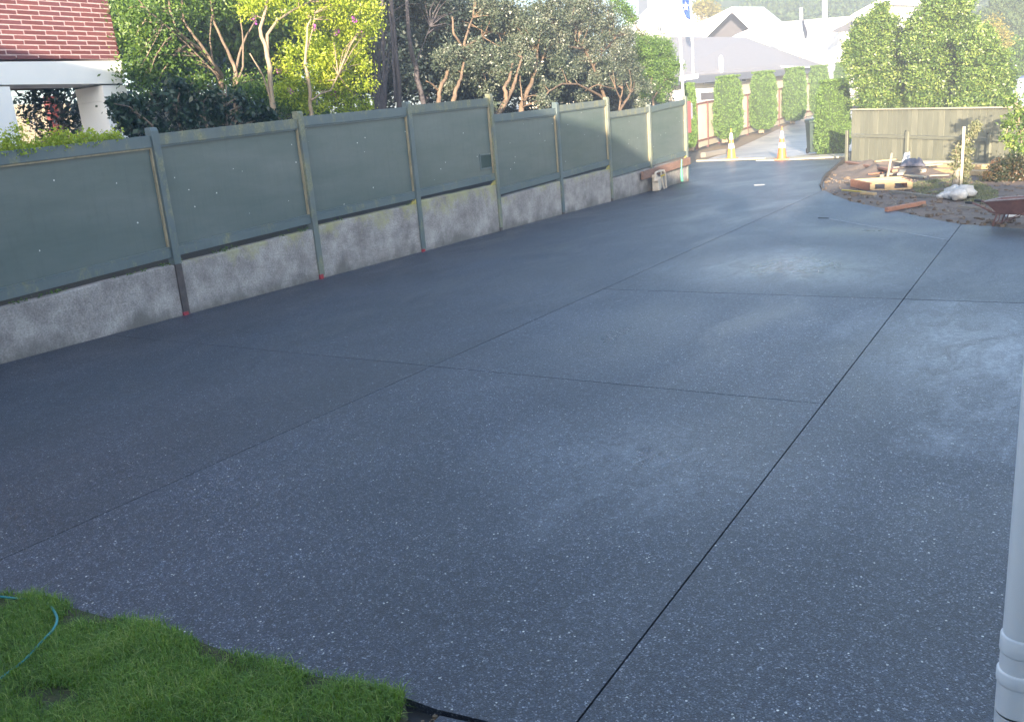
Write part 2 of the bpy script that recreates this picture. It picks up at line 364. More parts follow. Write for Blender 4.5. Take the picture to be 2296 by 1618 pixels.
# ---------------------------------------------------------------- foliage tools
def leaf_mesh(name, cen, size, mt, parent=None, origin=None, droop=.3, aspect=.5, jitter=.4, out=None, tone=0.0):
    """cen (N,3) leaf centres -> one mesh of small folded-diamond leaves"""
    N = len(cen); cen = np.asarray(cen, float)
    d = RNG.normal(size=(N, 3)); d[:, 2] -= droop
    if out is not None: d += out * 1.0
    d /= np.linalg.norm(d, axis=1)[:, None]
    q = RNG.normal(size=(N, 3)); q[:, 2] *= .6; w = np.cross(d, q); w /= np.linalg.norm(w, axis=1)[:, None] + 1e-9
    s = size * (1 + jitter * (RNG.random(N) - .5) * 2)[:, None]
    v = np.empty((N, 4, 3)); v[:, 0] = cen - d * s / 2; v[:, 1] = cen + w * s * aspect / 2 - d * s * .05
    v[:, 2] = cen + d * s / 2; v[:, 3] = cen - w * s * aspect / 2 - d * s * .05
    o0 = ORG[parent.name] if parent is not None else Vector(origin or (0, 0, 0))
    v -= np.array(o0[:])
    me = bpy.data.meshes.new(name)
    me.vertices.add(4 * N); me.vertices.foreach_set('co', v.reshape(-1).astype(np.float32))
    me.loops.add(4 * N); me.loops.foreach_set('vertex_index', np.arange(4 * N, dtype=np.int32))
    me.polygons.add(N); me.polygons.foreach_set('loop_start', np.arange(0, 4 * N, 4, dtype=np.int32))
    me.polygons.foreach_set('loop_total', np.full(N, 4, dtype=np.int32))
    me.update(calc_edges=True)
    a = me.attributes.new('rnd', 'FLOAT', 'FACE'); a.data.foreach_set('value', np.clip(RNG.normal(.48, .18, N) + tone, 0, 1).astype(np.float32))
    me.materials.append(mt)
    ob = bpy.data.objects.new(name, me); C.objects.link(ob)
    if parent is not None: ob.parent = parent
    else: ob.location = o0
    ORG[ob.name] = o0
    return ob

def clumps(blobs, per, rc):
    """blobs: (centre, rx, ry, rz, n_clumps) -> leaf centres, clump centres"""
    P, K, T = [], [], []
    for c, rx, ry, rz, n in blobs:
        d = RNG.normal(size=(n, 3)); d /= np.linalg.norm(d, axis=1)[:, None]
        r = (.35 + .65 * RNG.random(n) ** .6)[:, None]
        k = np.array(c[:]) + d * r * np.array([rx, ry, rz]); K.append(k)
        m = (per * 1.3 * (.5 + RNG.random(n))).astype(int)
        idx = np.repeat(np.arange(n), m); T.append((RNG.normal(0, .17, n))[idx])
        P.append(k[idx] + RNG.normal(size=(len(idx), 3)) * np.array([rc, rc, rc * .7]) * .55)
    return np.concatenate(P), np.concatenate(K), np.concatenate(T)

def tree(name, label, cat, base, stems, blobs, per, rc, leaf, lm, bm, twigs=30, group=None, aspect=.5, droop=.3, crown='crown', twig_r=.012, trunkname='trunk', flowers=0):
    t = thing(name, base, label, cat, group)
    mb = MB(); allp = []
    for st in stems:
        pts = [Vector(p) for p, r in st]; rs = [r * .74 for p, r in st]
        # subdivide with a little wobble
        Q, Rr = [], []
        for i in range(len(pts) - 1):
            for k in range(3):
                f = k / 3; p = pts[i].lerp(pts[i + 1], f)
                if i + k > 0: p = p + Vector([random.uniform(-1, 1) * rs[i] * .35 for _ in range(3)])
                Q.append(p); Rr.append(rs[i] * (1 - f) + rs[i + 1] * f)
        Q.append(pts[-1]); Rr.append(rs[-1])
        mb.tube(Q, Rr, 8); allp += Q
    L, K, TN = clumps(blobs, per, rc)
    if twigs and allp:
        A = np.array([p[:] for p in allp])
        for k in K[RNG.permutation(len(K))[:twigs]]:
            j = np.argmin(((A - k) ** 2).sum(1) + (A[:, 2] > k[2]) * .5); a = Vector(A[j]); b = Vector(k)
            mid = a.lerp(b, .5) + Vector((random.uniform(-.1, .1), random.uniform(-.1, .1), random.uniform(.0, .2))) * (b - a).length
            mb.tube([a, a.lerp(mid, .6), mid.lerp(b, .4), b], [twig_r * 1.7, twig_r * 1.3, twig_r, twig_r * .4], 5)
    if mb.v: mb.build(trunkname, bm, t, smooth=True)
    leaf_mesh(crown, L, leaf, lm, t, aspect=aspect, droop=droop, tone=TN)
    if flowers:
        fk = K[RNG.permutation(len(K))[:flowers]] + RNG.normal(size=(flowers, 3)) * .15
        leaf_mesh('blossom', np.repeat(fk, 14, 0) + RNG.normal(size=(flowers * 14, 3)) * .035, .05, M['petal'], t, aspect=.9)
    return t
def bX(lst, X, sx=1.0, sz=1.0, dens=1.0):
    """blobs given as (px, py, radius px) on plane x = X (or with their own X)"""
    o = []
    for it in lst:
        x, y, r = it[:3]; xx = it[3] if len(it) > 3 else X
        p = PX(x, y, xx); rm = r * depth(p) / FPX
        o.append((p, rm * sx, rm * 1.15, rm * sz, max(8, int(dens * 62 * (rm / .6) ** 2))))
    return o
def bD(lst, d, sz=1.0, dens=1.0, th=1.0):
    o = []
    for it in lst:
        x, y, r = it[:3]; dd = it[3] if len(it) > 3 else d
        p = PD(x, y, dd); rm = r * dd / FPX
        o.append((p, rm * th, rm * th, rm * sz, max(6, int(dens * 26 * (rm / .6) ** 2))))
    return o
def stX(lst, X): return [(PX(x, y, X), r) for x, y, r in lst]
def stD(lst, d): return [(PD(x, y, d), r) for x, y, r in lst]
def tz(d):                       # rise of the land beyond the driveway, by forward distance
    return 0.0 if d < 50 else .047 * (d - 50) if d < 110 else 2.82 + .02 * (d - 110)

# ================================================================= SETTING
# ground sheet (level near by, rising with distance)
def terrain():
    rows = [-60, -20, -5, 0, 8, 20, 35, 44, 50, 55, 60, 70, 80, 95, 110, 140, 200, 400, 900, 2000]
    mb = MB(); SD = Vector((FW.y, -FW.x, 0)); cols = [-1500, -400, -120, -60, -30, -10, 0, 10, 30, 60, 120, 400, 1500]
    for d in rows:
        for s in cols:
            p = FW * d + SD * s; mb.v.append((p.x, p.y, tz(d) - .06))
    n = len(cols)
    for i in range(len(rows) - 1):
        for j in range(n - 1): mb.f.append((i * n + j, i * n + j + 1, (i + 1) * n + j + 1, (i + 1) * n + j))
    return tag(mb.build('ground', M['ground'], smooth=True), kind='structure')
terrain()

# driveway slabs
J2, J3, FX = -5.55, -1.55, -11.2
g2, g3, gy = .003, .0052, .0042
curb_px = [(1896, 358), (1880, 371), (1862, 386), (1848, 403), (1843, 418), (1848, 427), (1870, 438), (1905, 451), (1950, 461), (1995, 470), (2060, 485), (2130, 499), (2200, 506), (2296, 513)]
curb = [G(*p) for p in curb_px]
cxy = [(p.x, p.y) for p in curb]
drive = thing('driveway', (-5, 10, 0), 'dark exposed aggregate concrete driveway with sawn joints', 'driveway')
del drive['category']; del drive['label']; drive['kind'] = 'structure'
lawn_edge = [G(*p) for p in [(-400, 1262), (-150, 1300), (0, 1330), (60, 1336), (130, 1352), (190, 1372), (270, 1392), (350, 1407), (410, 1425), (470, 1448), (540, 1473), (620, 1492), (700, 1516), (770, 1528), (850, 1548), (905, 1562)]]
le = [(p.x, p.y) for p in lawn_edge]
cross = 2.50
def jy(x):
    for (a, b), (c, d) in zip(le, le[1:]):
        if a <= x <= c: return b + (d - b) * (x - a) / (c - a)
    return le[0][1]
slabs = [
    [(J2 + g2, jy(J2 + g2))] + [q for q in le if q[0] > J2 + g2] + [(-2.14, 2.47), (J3 - g3, 2.545), (J3 - g3, 7.0 - .005), (J2 + g2, 7.0 - .004)],
    [(FX, -1.0), (-9.0, -.5)] + [q for q in le if q[0] < J2 - g2] + [(J2 - g2, jy(J2 - g2)), (J2 - g2, 7.0 - .0012), (FX, 7.0 - .0012)],
    [(-2.03, 1.0), (J3 - g3, 1.0), (J3 - g3, 2.545 - .016), (-2.10, 2.457 - .01)],
    [(J3 + g3, -.6), (.05, -.6), (.05, 2.4), (4.5, 2.4), (4.5, 7.0 - .0006), (J3 + g3, 7.0 - .0006)],
    [(FX, 7.0 + .0012), (J2 - g2, 7.0 + .0012), (J2 - .009, 12), (J2 - .011, 24.9), cxy[3], cxy[2], cxy[1], cxy[0]] + [(G(1750, 361).x, G(1750, 361).y), (G(1560, 360).x, G(1560, 360).y), (-12.2, 30.2), (FX, 29.6)],
    [(J2 + g2, 7.0 + .002), (J3 - g3, 7.0 + .002), (J3 - g3, 11.15 - gy), (J2 + g2, 11.15 - gy)],
    [(J3 + g3, 7.0 + .0006), (4.5, 7.0 + .0006), (4.5, 11.15 - gy), (J3 + g3, 11.15 - gy)],
    [(J2 + g2, 11.15 + gy), (J3 - g3, 11.15 + gy), (J3 - g3, 15.80 - .01), (-4.19, 18.83), (J2 + g2, 24.6)],
    [(J3 - g3, 15.80 + .01), (J3 - g3, 17.77), cxy[11], cxy[10], cxy[9], cxy[8], cxy[7], cxy[6], cxy[5], cxy[4], (J2 + g2, 24.6), (-4.19, 18.831)],
    [(J3 + g3, 11.15 + .010), (4.5, 11.15 + .010), (4.5, 16.6), cxy[13], cxy[12], (J3 + g3, 17.76)],
]
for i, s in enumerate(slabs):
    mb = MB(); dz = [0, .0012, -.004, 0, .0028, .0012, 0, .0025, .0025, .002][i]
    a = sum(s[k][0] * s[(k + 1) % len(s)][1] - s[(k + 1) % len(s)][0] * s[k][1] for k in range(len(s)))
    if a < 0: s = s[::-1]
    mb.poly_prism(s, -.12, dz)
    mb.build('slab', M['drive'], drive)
# pale dried edge along the diagonal construction joint
mb = MB(); a, b = G(1866, 493), G(2290, 556); q0 = G(1860, 492); q1 = Vector((-1.60, 15.86, 0))
mb.beam(Vector((-4.05, 18.70, .004)), Vector((-1.62, 15.90, .004)), .030, .006)
mb.build('joint_strip', simple('pale_cement_lip', (.40, .42, .44), (.25, .27, .30), 12, .8, .2), drive)
mb = MB(); mb.box((-4.22, 18.86, .006), (.22, .05, .012), Matrix.Rotation(-.3, 3, 'Z')); mb.build('joint_end', M['black'], drive)

# street beyond
def strip(name, pts, mt, dz, kind='structure'):
    mb = MB(); mb.quad(*[(p.x, p.y, p.z + dz) for p in pts]); o = mb.build(name, mt); return tag(o, kind=kind)
def GT(x, d, off=0.0):           # ground point straight below picture column x at distance d
    p = PD(x, 300, d); return Vector((p.x, p.y, tz(d) + off))
mb = MB(); rows = []
for d, xl, xr in ((40.5, 1540, 2010), (46, 1556, 1960), (50, 1585, 1945), (55, 1622, 1935), (60, 1672, 1930), (67, 1735, 1925), (76, 1800, 1920), (95, 1862, 1915), (115, 1885, 1912)):
    rows.append((GT(xl, d, -.012), GT(xr, d, -.012)))
for i in range(len(rows) - 1): mb.quad(rows[i][0], rows[i][1], rows[i + 1][1], rows[i + 1][0])
tag(mb.build('street', M['street']), kind='structure')
mb = MB(); rows = []
for d, xl, xr in ((33, 1536, 1552), (40, 1536, 1545), (44, 1540, 1590), (50, 1550, 1640), (55, 1605, 1690), (61, 1665, 1735), (68, 1730, 1780), (80, 1800, 1830)):
    rows.append((GT(xl, d, -.004), GT(xr, d, -.004)))
for i in range(len(rows) - 1): mb.quad(rows[i][0], rows[i][1], rows[i + 1][1], rows[i + 1][0])
tag(mb.build('verge', M['verge']), kind='structure')

# dirt bed right of the driveway: bumpy sheet
def dirt():
    # grid over region, clipped by curb curve through height drop under slabs
    mb = MB(); nx, ny = 90, 110; x0, x1, y0, y1 = -7.9, 5.0, 16.4, 36.0
    P = np.array(cxy)
    def inside(x, y):            # right/behind of curb line
        # interpolate the curb: for y>25.7 left boundary x; else lower boundary
        d = 1e9
        for i in range(len(cxy) - 1):
            ax, ay = cxy[i]; bx, by = cxy[i + 1]
            t = max(0, min(1, ((x - ax) * (bx - ax) + (y - ay) * (by - ay)) / ((bx - ax) ** 2 + (by - ay) ** 2)))
            ex, ey = ax + t * (bx - ax) - x, ay + t * (by - ay) - y
            dd = math.hypot(ex, ey)
            if dd < abs(d):
                cr = (bx - ax) * (y - ay) - (by - ay) * (x - ax)
                d = dd if cr > 0 else -dd
        return d
    from mathutils import noise
    for j in range(ny + 1):
        for i in range(nx + 1):
            x = x0 + (x1 - x0) * i / nx; y = y0 + (y1 - y0) * j / ny
            d = inside(x, y)
            z = -.05 + .04 * min(1, max(0, d) / .4)
            if d < 0: z = -.055 if d > -.25 else -.2
            else:
                z += .05 * noise.fractal((x * 1.3, y * 1.3, 0), 1, 2, 5) * min(1, d / .5) + .02 * noise.noise((x * 6, y * 6, 1)) * min(1, d / .3)
            for (mx, my, sx, sy, h) in ((-5.3, 31.2, 1.1, .8, .30), (-4.9, 29.6, .8, .6, .26), (-3.6, 29.0, 1.2, .5, .18), (-6.2, 33.2, .7, .6, .2)):
                z += h * math.exp(-((x - mx) / sx) ** 2 - ((y - my) / sy) ** 2) * (1 + .5 * noise.noise((x * 3, y * 3, 3)))
            mb.v.append((x, y, z))
    for j in range(ny):
        for i in range(nx):
            a = j * (nx + 1) + i; mb.f.append((a, a + 1, a + nx + 2, a + nx + 1))
    return tag(mb.build('dirt_bed', M['soil'], smooth=True), kind='structure')
dirt_ob = dirt()
DIRT = dirt_ob.data

# ================================================================= OWN HOUSE (behind the camera) with the downpipe
own = thing('weatherboard_house', (0.1, 2.4, 0), 'white plastic rainwater downpipe at the corner of the house at right', 'house')
own['label'] = 'pale house at the right edge whose white plastic downpipe shows'
mb = MB(); mb.box2((-15, -9, 0), (1.4, -.7, 4.1)); mb.box2((.11, -.69, 0), (12, 2.40, 2.75)); mb.box2((1.401, -9, 0), (12, -.70, 2.75)); mb.build('wall', M['board'], own)
mb = MB()   # main hipped roof and lower wing roof
def hip(mb, x0, x1, y0, y1, z0, zr, inset, ov=.45, t=.12):
    x0 -= ov; x1 += ov; y0 -= ov; y1 += ov; ym = (y0 + y1) / 2
    a, b, c, d = (x0, y0, z0), (x1, y0, z0), (x1, y1, z0), (x0, y1, z0); r1, r2 = (x0 + inset, ym, zr), (x1 - inset, ym, zr)
    mb.quad(a, b, r2, r1); mb.quad(c, d, r1, r2); mb.quad(b, c, r2); mb.quad(d, a, r1); mb.quad(d, c, b, a)
hip(mb, -15, 1.4, -9, -.7, 4.12, 6.75, 2.5, .0); hip(mb, 2.0, 12, -9, 1.9, 2.77, 4.9, 3, .0)
mb.build('roof', M['roofgrey'], own)
pc = lambda y: PD(2298, y, 2.07)
ptop = Vector((0.0, 2.47, 2.72)); 
pipe = MB(); ax = Vector((-0.0105, 2.47, 0))
pipe.tube([ax + Vector((0, 0, z)) for z in (2.72, .945)], [.0455, .0455], 40, cap=False); pipe.tube([ax + Vector((0, 0, z)) for z in (.938, .83)], [.0480, .0480], 40, cap=False)
pipe.tube([ax + Vector((0, 0, .80)), ax + Vector((0, 0, .70))], [.0505, .0505], 40, cap=False)
pipe.tube([ax + Vector((0, 0, .70)), ax + Vector((0, .01, .62)), ax + Vector((.0, .05, .52)), ax + Vector((.0, .10, .45)), ax + Vector((0, .13, .3)), ax + Vector((0, .13, 0))], [.0505, .05, .049, .049, .049, .049], 40, cap=False)
dp = pipe.build('downpipe', M['pvc'], own, smooth=True); dp['label'] = 'white plastic downpipe with two socket collars'
def collar(z0, z1, r):
    m2 = MB(); zs = [z0, z0 + .004, z0 + .010, z1 - .006, z1 - .002, z1]; rs = [r - .004, r, r + .001, r + .0005, r - .002, r - .005]
    m2.tube([ax + Vector((0, 0, z)) for z in zs], rs, 40, cap=False); return m2.build('pipe_collar', M['pvc'], dp, smooth=True)
collar(.885, .945, .0500); collar(.79, .835, .0530)

# ================================================================= CONCRETE WALL AND GREEN FENCE (left)
ys = [2.45, 5.38, 8.30, 11.24, 14.25, 17.27, 20.35, 23.35, 26.35, 29.50]
wt = [(.50, .67), (.67, .78), (.78, .89), (.93, .99), (1.03, 1.08), (.75, .87), (.87, .93), (.64, .72), (.72, .78)]
rb = [(.60, .76), (.76, .89), (.90, 1.0), (1.02, 1.09), (1.11, 1.19), (.83, .94), (.93, 1.05), (.68, .77), (.78, .88)]
rt = [(2.45, 2.55), (2.55, 2.65), (2.67, 2.78), (2.81, 2.89), (2.92, 3.01), (2.64, 2.71), (2.77, 2.86), (2.51, 2.59), (2.59, 2.75)]
wall = thing('concrete_wall', (FX, 16, 0), 'low stained concrete wall running under the green fence', 'wall')
for k in range(9):
    a, b = ys[k] + .002, ys[k + 1] - .002; mb = MB(); N = 10
    for i in range(N + 1):
        y = a + (b - a) * i / N; z = wt[k][0] + (wt[k][1] - wt[k][0]) * i / N + random.uniform(-.006, .006)
        for x, zz in ((FX, -.1), (FX, z - .012), (FX - .014, z), (FX - .16, z + .004), (FX - .16, -.1)): mb.v.append((x, y, zz))
    for i in range(N):
        for j in range(4): q = i * 5 + j; mb.f.append((q + 5, q + 6, q + 1, q)[::-1])
    mb.f.append((0, 1, 2, 3, 4)); mb.f.append(tuple(N * 5 + j for j in (4, 3, 2, 1, 0)))
    mb.build('wall_section', M['wallc'], wall)
fence = thing('panel_fence', (FX, 16, 0), 'long green fence of framed sheet panels on the concrete wall', 'fence')
postz = [2.6, 2.68, 2.76, 2.90, 2.99, 3.10, 2.85, 2.93, 2.66, 2.86]
for i, y in enumerate(ys):
    mb = MB(); zt = postz[i]; zb = max(wt[min(i, 8)][0], wt[max(i - 1, 0)][1]) if i < 3 else .06
    x0, x1 = FX - .085, FX + .035; w = .062
    prof = [(x0, zb), (x1, zb), (x1, zt - .05), (x1 - .02, zt - .008), (x1 - .05, zt), (x0 - .02, zt), (x0 - .02, zb)]
    n = len(prof)
    for yy in (y - w, y + w):
        for px, pz in prof: mb.v.append((px, yy, pz))
    mb.f.append(tuple(range(n))); mb.f.append(tuple(range(2 * n - 1, n - 1, -1)))
    for j in range(n): mb.f.append((j, j + n, (j + 1) % n + n, (j + 1) % n))
    p = mb.build('post', M['rail'] if i in (1, 2, 4, 6) else M['railm'], fence, bevel=.004)
    if i < 3:
        m2 = MB(); m2.box2((x0 + .004, y - w + .006, -.05), (x1 - .006, y + w - .006, zb - .002)); m2.build('post_stub', M['postfoot'], fence)
    m2 = MB(); m2.box2((x1 - .03, y - w - .003, -.02), (x1 + .004, y + w * .3, .055 + .03 * (i % 2))) ; m2.build('red_mark', M['redfoot'] if i in (2, 3, 4) else M['postfoot'], fence)
def ybeam(mb, y0, y1, zb0, zb1, zt0, zt1, x0, x1):
    mb.hexa([(x0, y0, zb0), (x1, y0, zb0), (x1, y1, zb1), (x0, y1, zb1), (x0, y0, zt0), (x1, y0, zt0), (x1, y1, zt1), (x0, y1, zt1)])
for k in range(9):
    a, b = ys[k] + .064, ys[k + 1] - .064; (b0, b1), (t0, t1) = rb[k], rt[k]
    mb = MB(); ybeam(mb, a, b, b0 + .02, b1 + .02, t0 - .02, t1 - .02, FX - .062, FX - .05)
    mb.build('panel', M['panel'], fence)
    mb = MB(); ybeam(mb, a, b, t0 - .165, t1 - .165, t0, t1, FX - .048, FX + .004)
    mb.build('top_rail', M['railm'] if k in (0, 2, 4, 6, 7) else M['rail'], fence, bevel=.005)
    mb = MB(); ybeam(mb, a, b, b0, b1, b0 + .125, b1 + .125, FX - .048, FX + .0); mb.build('bottom_rail', M['rail'], fence, bevel=.004)
    mb = MB(); ybeam(mb, a + .001, b - .001, b0 + .127, b1 + .127, b0 + .155, b1 + .155, FX - .048, FX - .018); mb.build('bottom_bead', M['rail'], fence)
    mb = MB(); ybeam(mb, a + .001, b - .032, t0 - .19, t1 - .19, t0 - .167, t1 - .167, FX - .048, FX - .012); mb.build('top_bead', M['bead'] if k in (0, 1) else M['rail'], fence)
    mb = MB(); ybeam(mb, b - .028, b - .001, b1 + .157, b1 + .157, t1 - .168, t1 - .167, FX - .048, FX - .010); mb.build('side_bead', M['bead'], fence)
    mb = MB(); ybeam(mb, a + .001, a + .028, b0 + .157, b0 + .157, t0 - .192, t0 - .192, FX - .048, FX - .016); mb.build('side_bead', M['rail'], fence)
# lichen wedges on the wall ends next to the posts
lich = simple('yellow_lichen', (.42, .36, .08), (.25, .24, .10), 20, .9, .4)
for k in (3, 4, 6, 8):
    mb = MB()
    y = ys[k + 1] - .064; z = wt[k][1]
    mb.hexa([(FX - .05, y - .16, z), (FX + .003, y - .16, z), (FX + .003, y, z - .002), (FX - .05, y, z - .002), (FX - .05, y - .02, z + .09), (FX + .003, y - .02, z + .09), (FX + .003, y, z + .1), (FX - .05, y, z + .1)]); mb.build('corner_fillet', lich, fence)

# small hatch on the fourth panel
p0, p1 = PX(1137, 343, FX - .05), PX(1163, 375, FX - .05); y0 = 16.70; y1 = 17.16; z0, z1 = 1.46, 1.80
mb = MB(); X_ = FX - .044
mb.box2((X_ - .004, y0, z0), (X_ + .012, y0 + .03, z1)); mb.box2((X_ - .004, y0 + .032, z1 - .03), (X_ + .012, y1, z1)); mb.box2((X_ - .004, y0 + .032, z0), (X_ + .012, y1, z0 + .03))
mb.build('hatch_frame', M['rail'], fence); mb = MB(); mb.box2((X_ - .004, y0 + .034, z0 + .032), (X_ + .003, y1 - .002, z1 - .032)); mb.build('hatch_door', M['bin'], fence)

# creeper on top of the leftmost bay
pts = []
for i in range(150):
    f = random.random(); x = 0 + 262 * f; y = 345 - (x / 262) * 32 - random.random() ** 2 * 22 * (1 if random.random() < .5 else .5)
    pts.append(PX(x, y, FX - random.uniform(.02, .25))[:])
for (x, h) in ((42, 48), (10, 24), (118, 30), (200, 20), (140, 22)):
    for q in range(7): pts.append(PX(x + random.uniform(-4, 4), 325 - x * .05 - q * h / 7, FX - .1)[:])
pts = np.repeat(np.array(pts), 26, 0) + RNG.normal(size=(len(pts) * 26, 3)) * np.array([.05, .06, .035])
tag(leaf_mesh('creeper', pts, .045, M['L_yel'], origin=(FX - .1, 7, 2.6)), 'low green creeper spilling over the top rail of the leftmost fence bay', 'creeper')
# weeds in the slot between wall and fence
pts = []
for k, n in ((1, 14), (2, 10), (3, 5)):
    for i in range(n):
        f = random.random(); y = ys[k] + (ys[k + 1] - ys[k]) * f; z = wt[k][0] + (wt[k][1] - wt[k][0]) * f
        pts.append((FX - .05 - random.random() * .08, y, z + .02))
pts = np.repeat(np.array(pts), 14, 0) + RNG.normal(size=(len(pts) * 14, 3)) * np.array([.03, .06, .018])
tag(leaf_mesh('weeds', pts, .035, M['L_mid'], origin=(FX, 12, .8)), 'small green weeds growing in the slot under the fence rail', 'weeds', kind='stuff')

mb = MB(); mb.hexa([(-24, -2, -.3), (FX - .165, -2, -.3), (FX - .165, 29.5, -.3), (-24, 29.5, -.3), (-24, -2, .45), (FX - .165, -2, .35), (FX - .165, 29.5, .58), (-24, 29.5, .7)])
tag(mb.build('garden_bed', simple('shade_dark_soil', (.035, .03, .02), (.018, .016, .012), 9, .95, .8, bdist=.03)), kind='structure')  # soil colour darkened to stand in for shade in the slot under the fence

# ================================================================= WHITE HOUSE WITH BRICK UPPER WALL (left)
HX = -16.0
wh = thing('white_house', (HX, 10, 0), 'white plastered house with red brick upper wall and deep opening', 'house')
mb = MB(); mb.box2((HX - .9, 3, 0), (HX, 9.09, 3.74)); mb.build('column', M['white'], wh)
mb = MB(); mb.box2((HX - .9, 10.90, 0), (HX, 11.42, 3.46)); mb.build('column', M['white'], wh)
mb = MB(); mb.hexa([(HX - .9, 3, 3.75), (HX + .004, 3, 3.75), (HX + .004, 11.424, 3.78), (HX - .9, 11.424, 3.78), (HX - .9, 3, 4.02), (HX + .004, 3, 4.02), (HX + .004, 11.424, 4.21), (HX - .9, 11.424, 4.21)])
mb.box2((HX - .9, 10.90, 3.465), (HX + .002, 11.424, 3.745)); mb.build('lintel', M['white'], wh)
mb = MB(); mb.box2((HX - 2.3, 3, 3.85), (HX - .905, 11.2, 4.0)); mb.build('soffit', M['soffit'], wh)
mb = MB(); mb.box2((HX - .9, 3, 4.23), (HX - .006, 11.38, 6.9)); mb.build('brick_backing', M['mortar'], wh)
rows = 20; bh = .0845; bl = .41; bm = [None] * 4
def brickmesh(i):
    m = MB(); m.box((0, 0, 0), (.05, bl - .026, bh - .021)); me = bpy.data.meshes.new('brick'); me.from_pydata(m.v, [], m.f); me.materials.append(BR[i]); return me
bm = [brickmesh(i) for i in range(4)]
slope = (4.21 - 4.02) / 8.424
for r in range(rows):
    yend = 11.42 - .003 * r; y = yend - bl / 2 - (0 if r % 2 else bl * .5) - (0.03 if r % 3 == 0 else 0)
    ys_ = []
    cur = yend
    first = bl * (.5 if r % 2 else 1) + (.04 if r % 3 == 0 else 0)
    while cur > 8.2 - (1.5 if r > 8 else 0):
        L_ = first if cur == yend else bl
        ob = bpy.data.objects.new('brick', bm[random.randrange(4)]); C.objects.link(ob); ob.parent = wh
        c = cur - L_ / 2
        ob.location = (HX - .0265 + random.uniform(-.001, .001) - ORG[wh.name].x, c - ORG[wh.name].y, 4.02 + (c - 3) * slope + .03 + bh * (r + .5) - ORG[wh.name].z)
        ob.scale = (1, (L_ - .026) / (bl - .026), 1); cur -= L_
mb = MB(); mb.box2((HX - 2.9, -2, 6.92), (HX + .35, 11.75, 7.05)); mb.build('roof', M['roofgrey'], wh)
# things seen through the opening
bw = thing('garden_wall', (-21, 14, 0), 'cream rendered garden wall seen through the opening of the white house', 'wall')
mb = MB(); mb.box2((-21.2, 6, 0), (-21, 22, 3.75)); mb.build('render', M['cream'], bw)
mb = MB(); mb.box2((-20.998, 6, 0), (-20.94, 13.3, 2.75)); mb.build('plinth', M['maroon'], bw)
p = PX(120, 230, -20.5); mb = MB(); mb.box2((-20.7, p.y - .12, 0), (-20.5, p.y + .16, 3.9)); mb.build('door_post', M['maroon'], bw)
b_ = PX(146, 330, -18.5)
tree('courtyard_tree', 'small forked tree standing inside the opening of the white house', 'tree', (b_.x, b_.y, 0),
     [stX([(146, 420, .10), (143, 300, .085), (138, 258, .07), (134, 235, .06), (126, 205, .04)], -18.5), stX([(140, 262, .055), (150, 240, .04), (162, 222, .03), (172, 205, .02)], -18.5), stX([(137, 250, .04), (142, 230, .03), (146, 205, .02)], -18.5)],
     bX([(50, 215, 26), (75, 245, 28), (95, 265, 24), (60, 238, 26), (110, 215, 22), (85, 210, 24), (100, 285, 18), (165, 265, 13), (170, 245, 10), (130, 205, 14)], -18.2, dens=.33), 9, .22, .11, M['L_dark'], M['bark'], 14)

# ================================================================= TREES BEHIND THE FENCE
tree('thicket_tree', 'many-stemmed shrubby tree with bare grey branches next to the brick wall', 'tree', PX(520, 300, -15.5) * 1,
     [stX([(505, 330, .10), (500, 230, .085), (497, 168, .07), (445, 110, .06), (395, 68, .045), (380, 20, .03), (372, -40, .02)], -15.5),
      stX([(497, 175, .05), (450, 100, .04), (412, 50, .03), (405, -30, .02)], -15.4),
      stX([(530, 330, .08), (528, 200, .065), (527, 151, .055), (500, 95, .04), (481, 54, .035), (466, -30, .02)], -15.4),
      stX([(528, 160, .04), (540, 110, .035), (556, 75, .028), (574, 45, .02)], -15.4), stX([(530, 190, .035), (545, 150, .03), (545, 90, .022), (538, 30, .015)], -15.3),
      stX([(500, 210, .04), (480, 150, .03), (470, 90, .02), (478, 10, .014)], -15.5), stX([(497, 180, .03), (420, 100, .022), (340, 30, .016), (300, -10, .012)], -15.3)],
     bX([(300, 30, 34), (350, 70, 34), (310, 90, 28), (380, 120, 32), (340, 140, 30), (420, 150, 30), (390, 20, 36), (450, 10, 30), (300, 150, 24), (440, 190, 28), (520, 190, 26), (500, 20, 30), (330, 190, 26), (545, 15, 26), (350, -60, 50), (460, -60, 55), (590, 190, 26)], -15.6, dens=.85),
     40, .26, .075, M['L_mid'], M['bark'], 60, twig_r=.010)
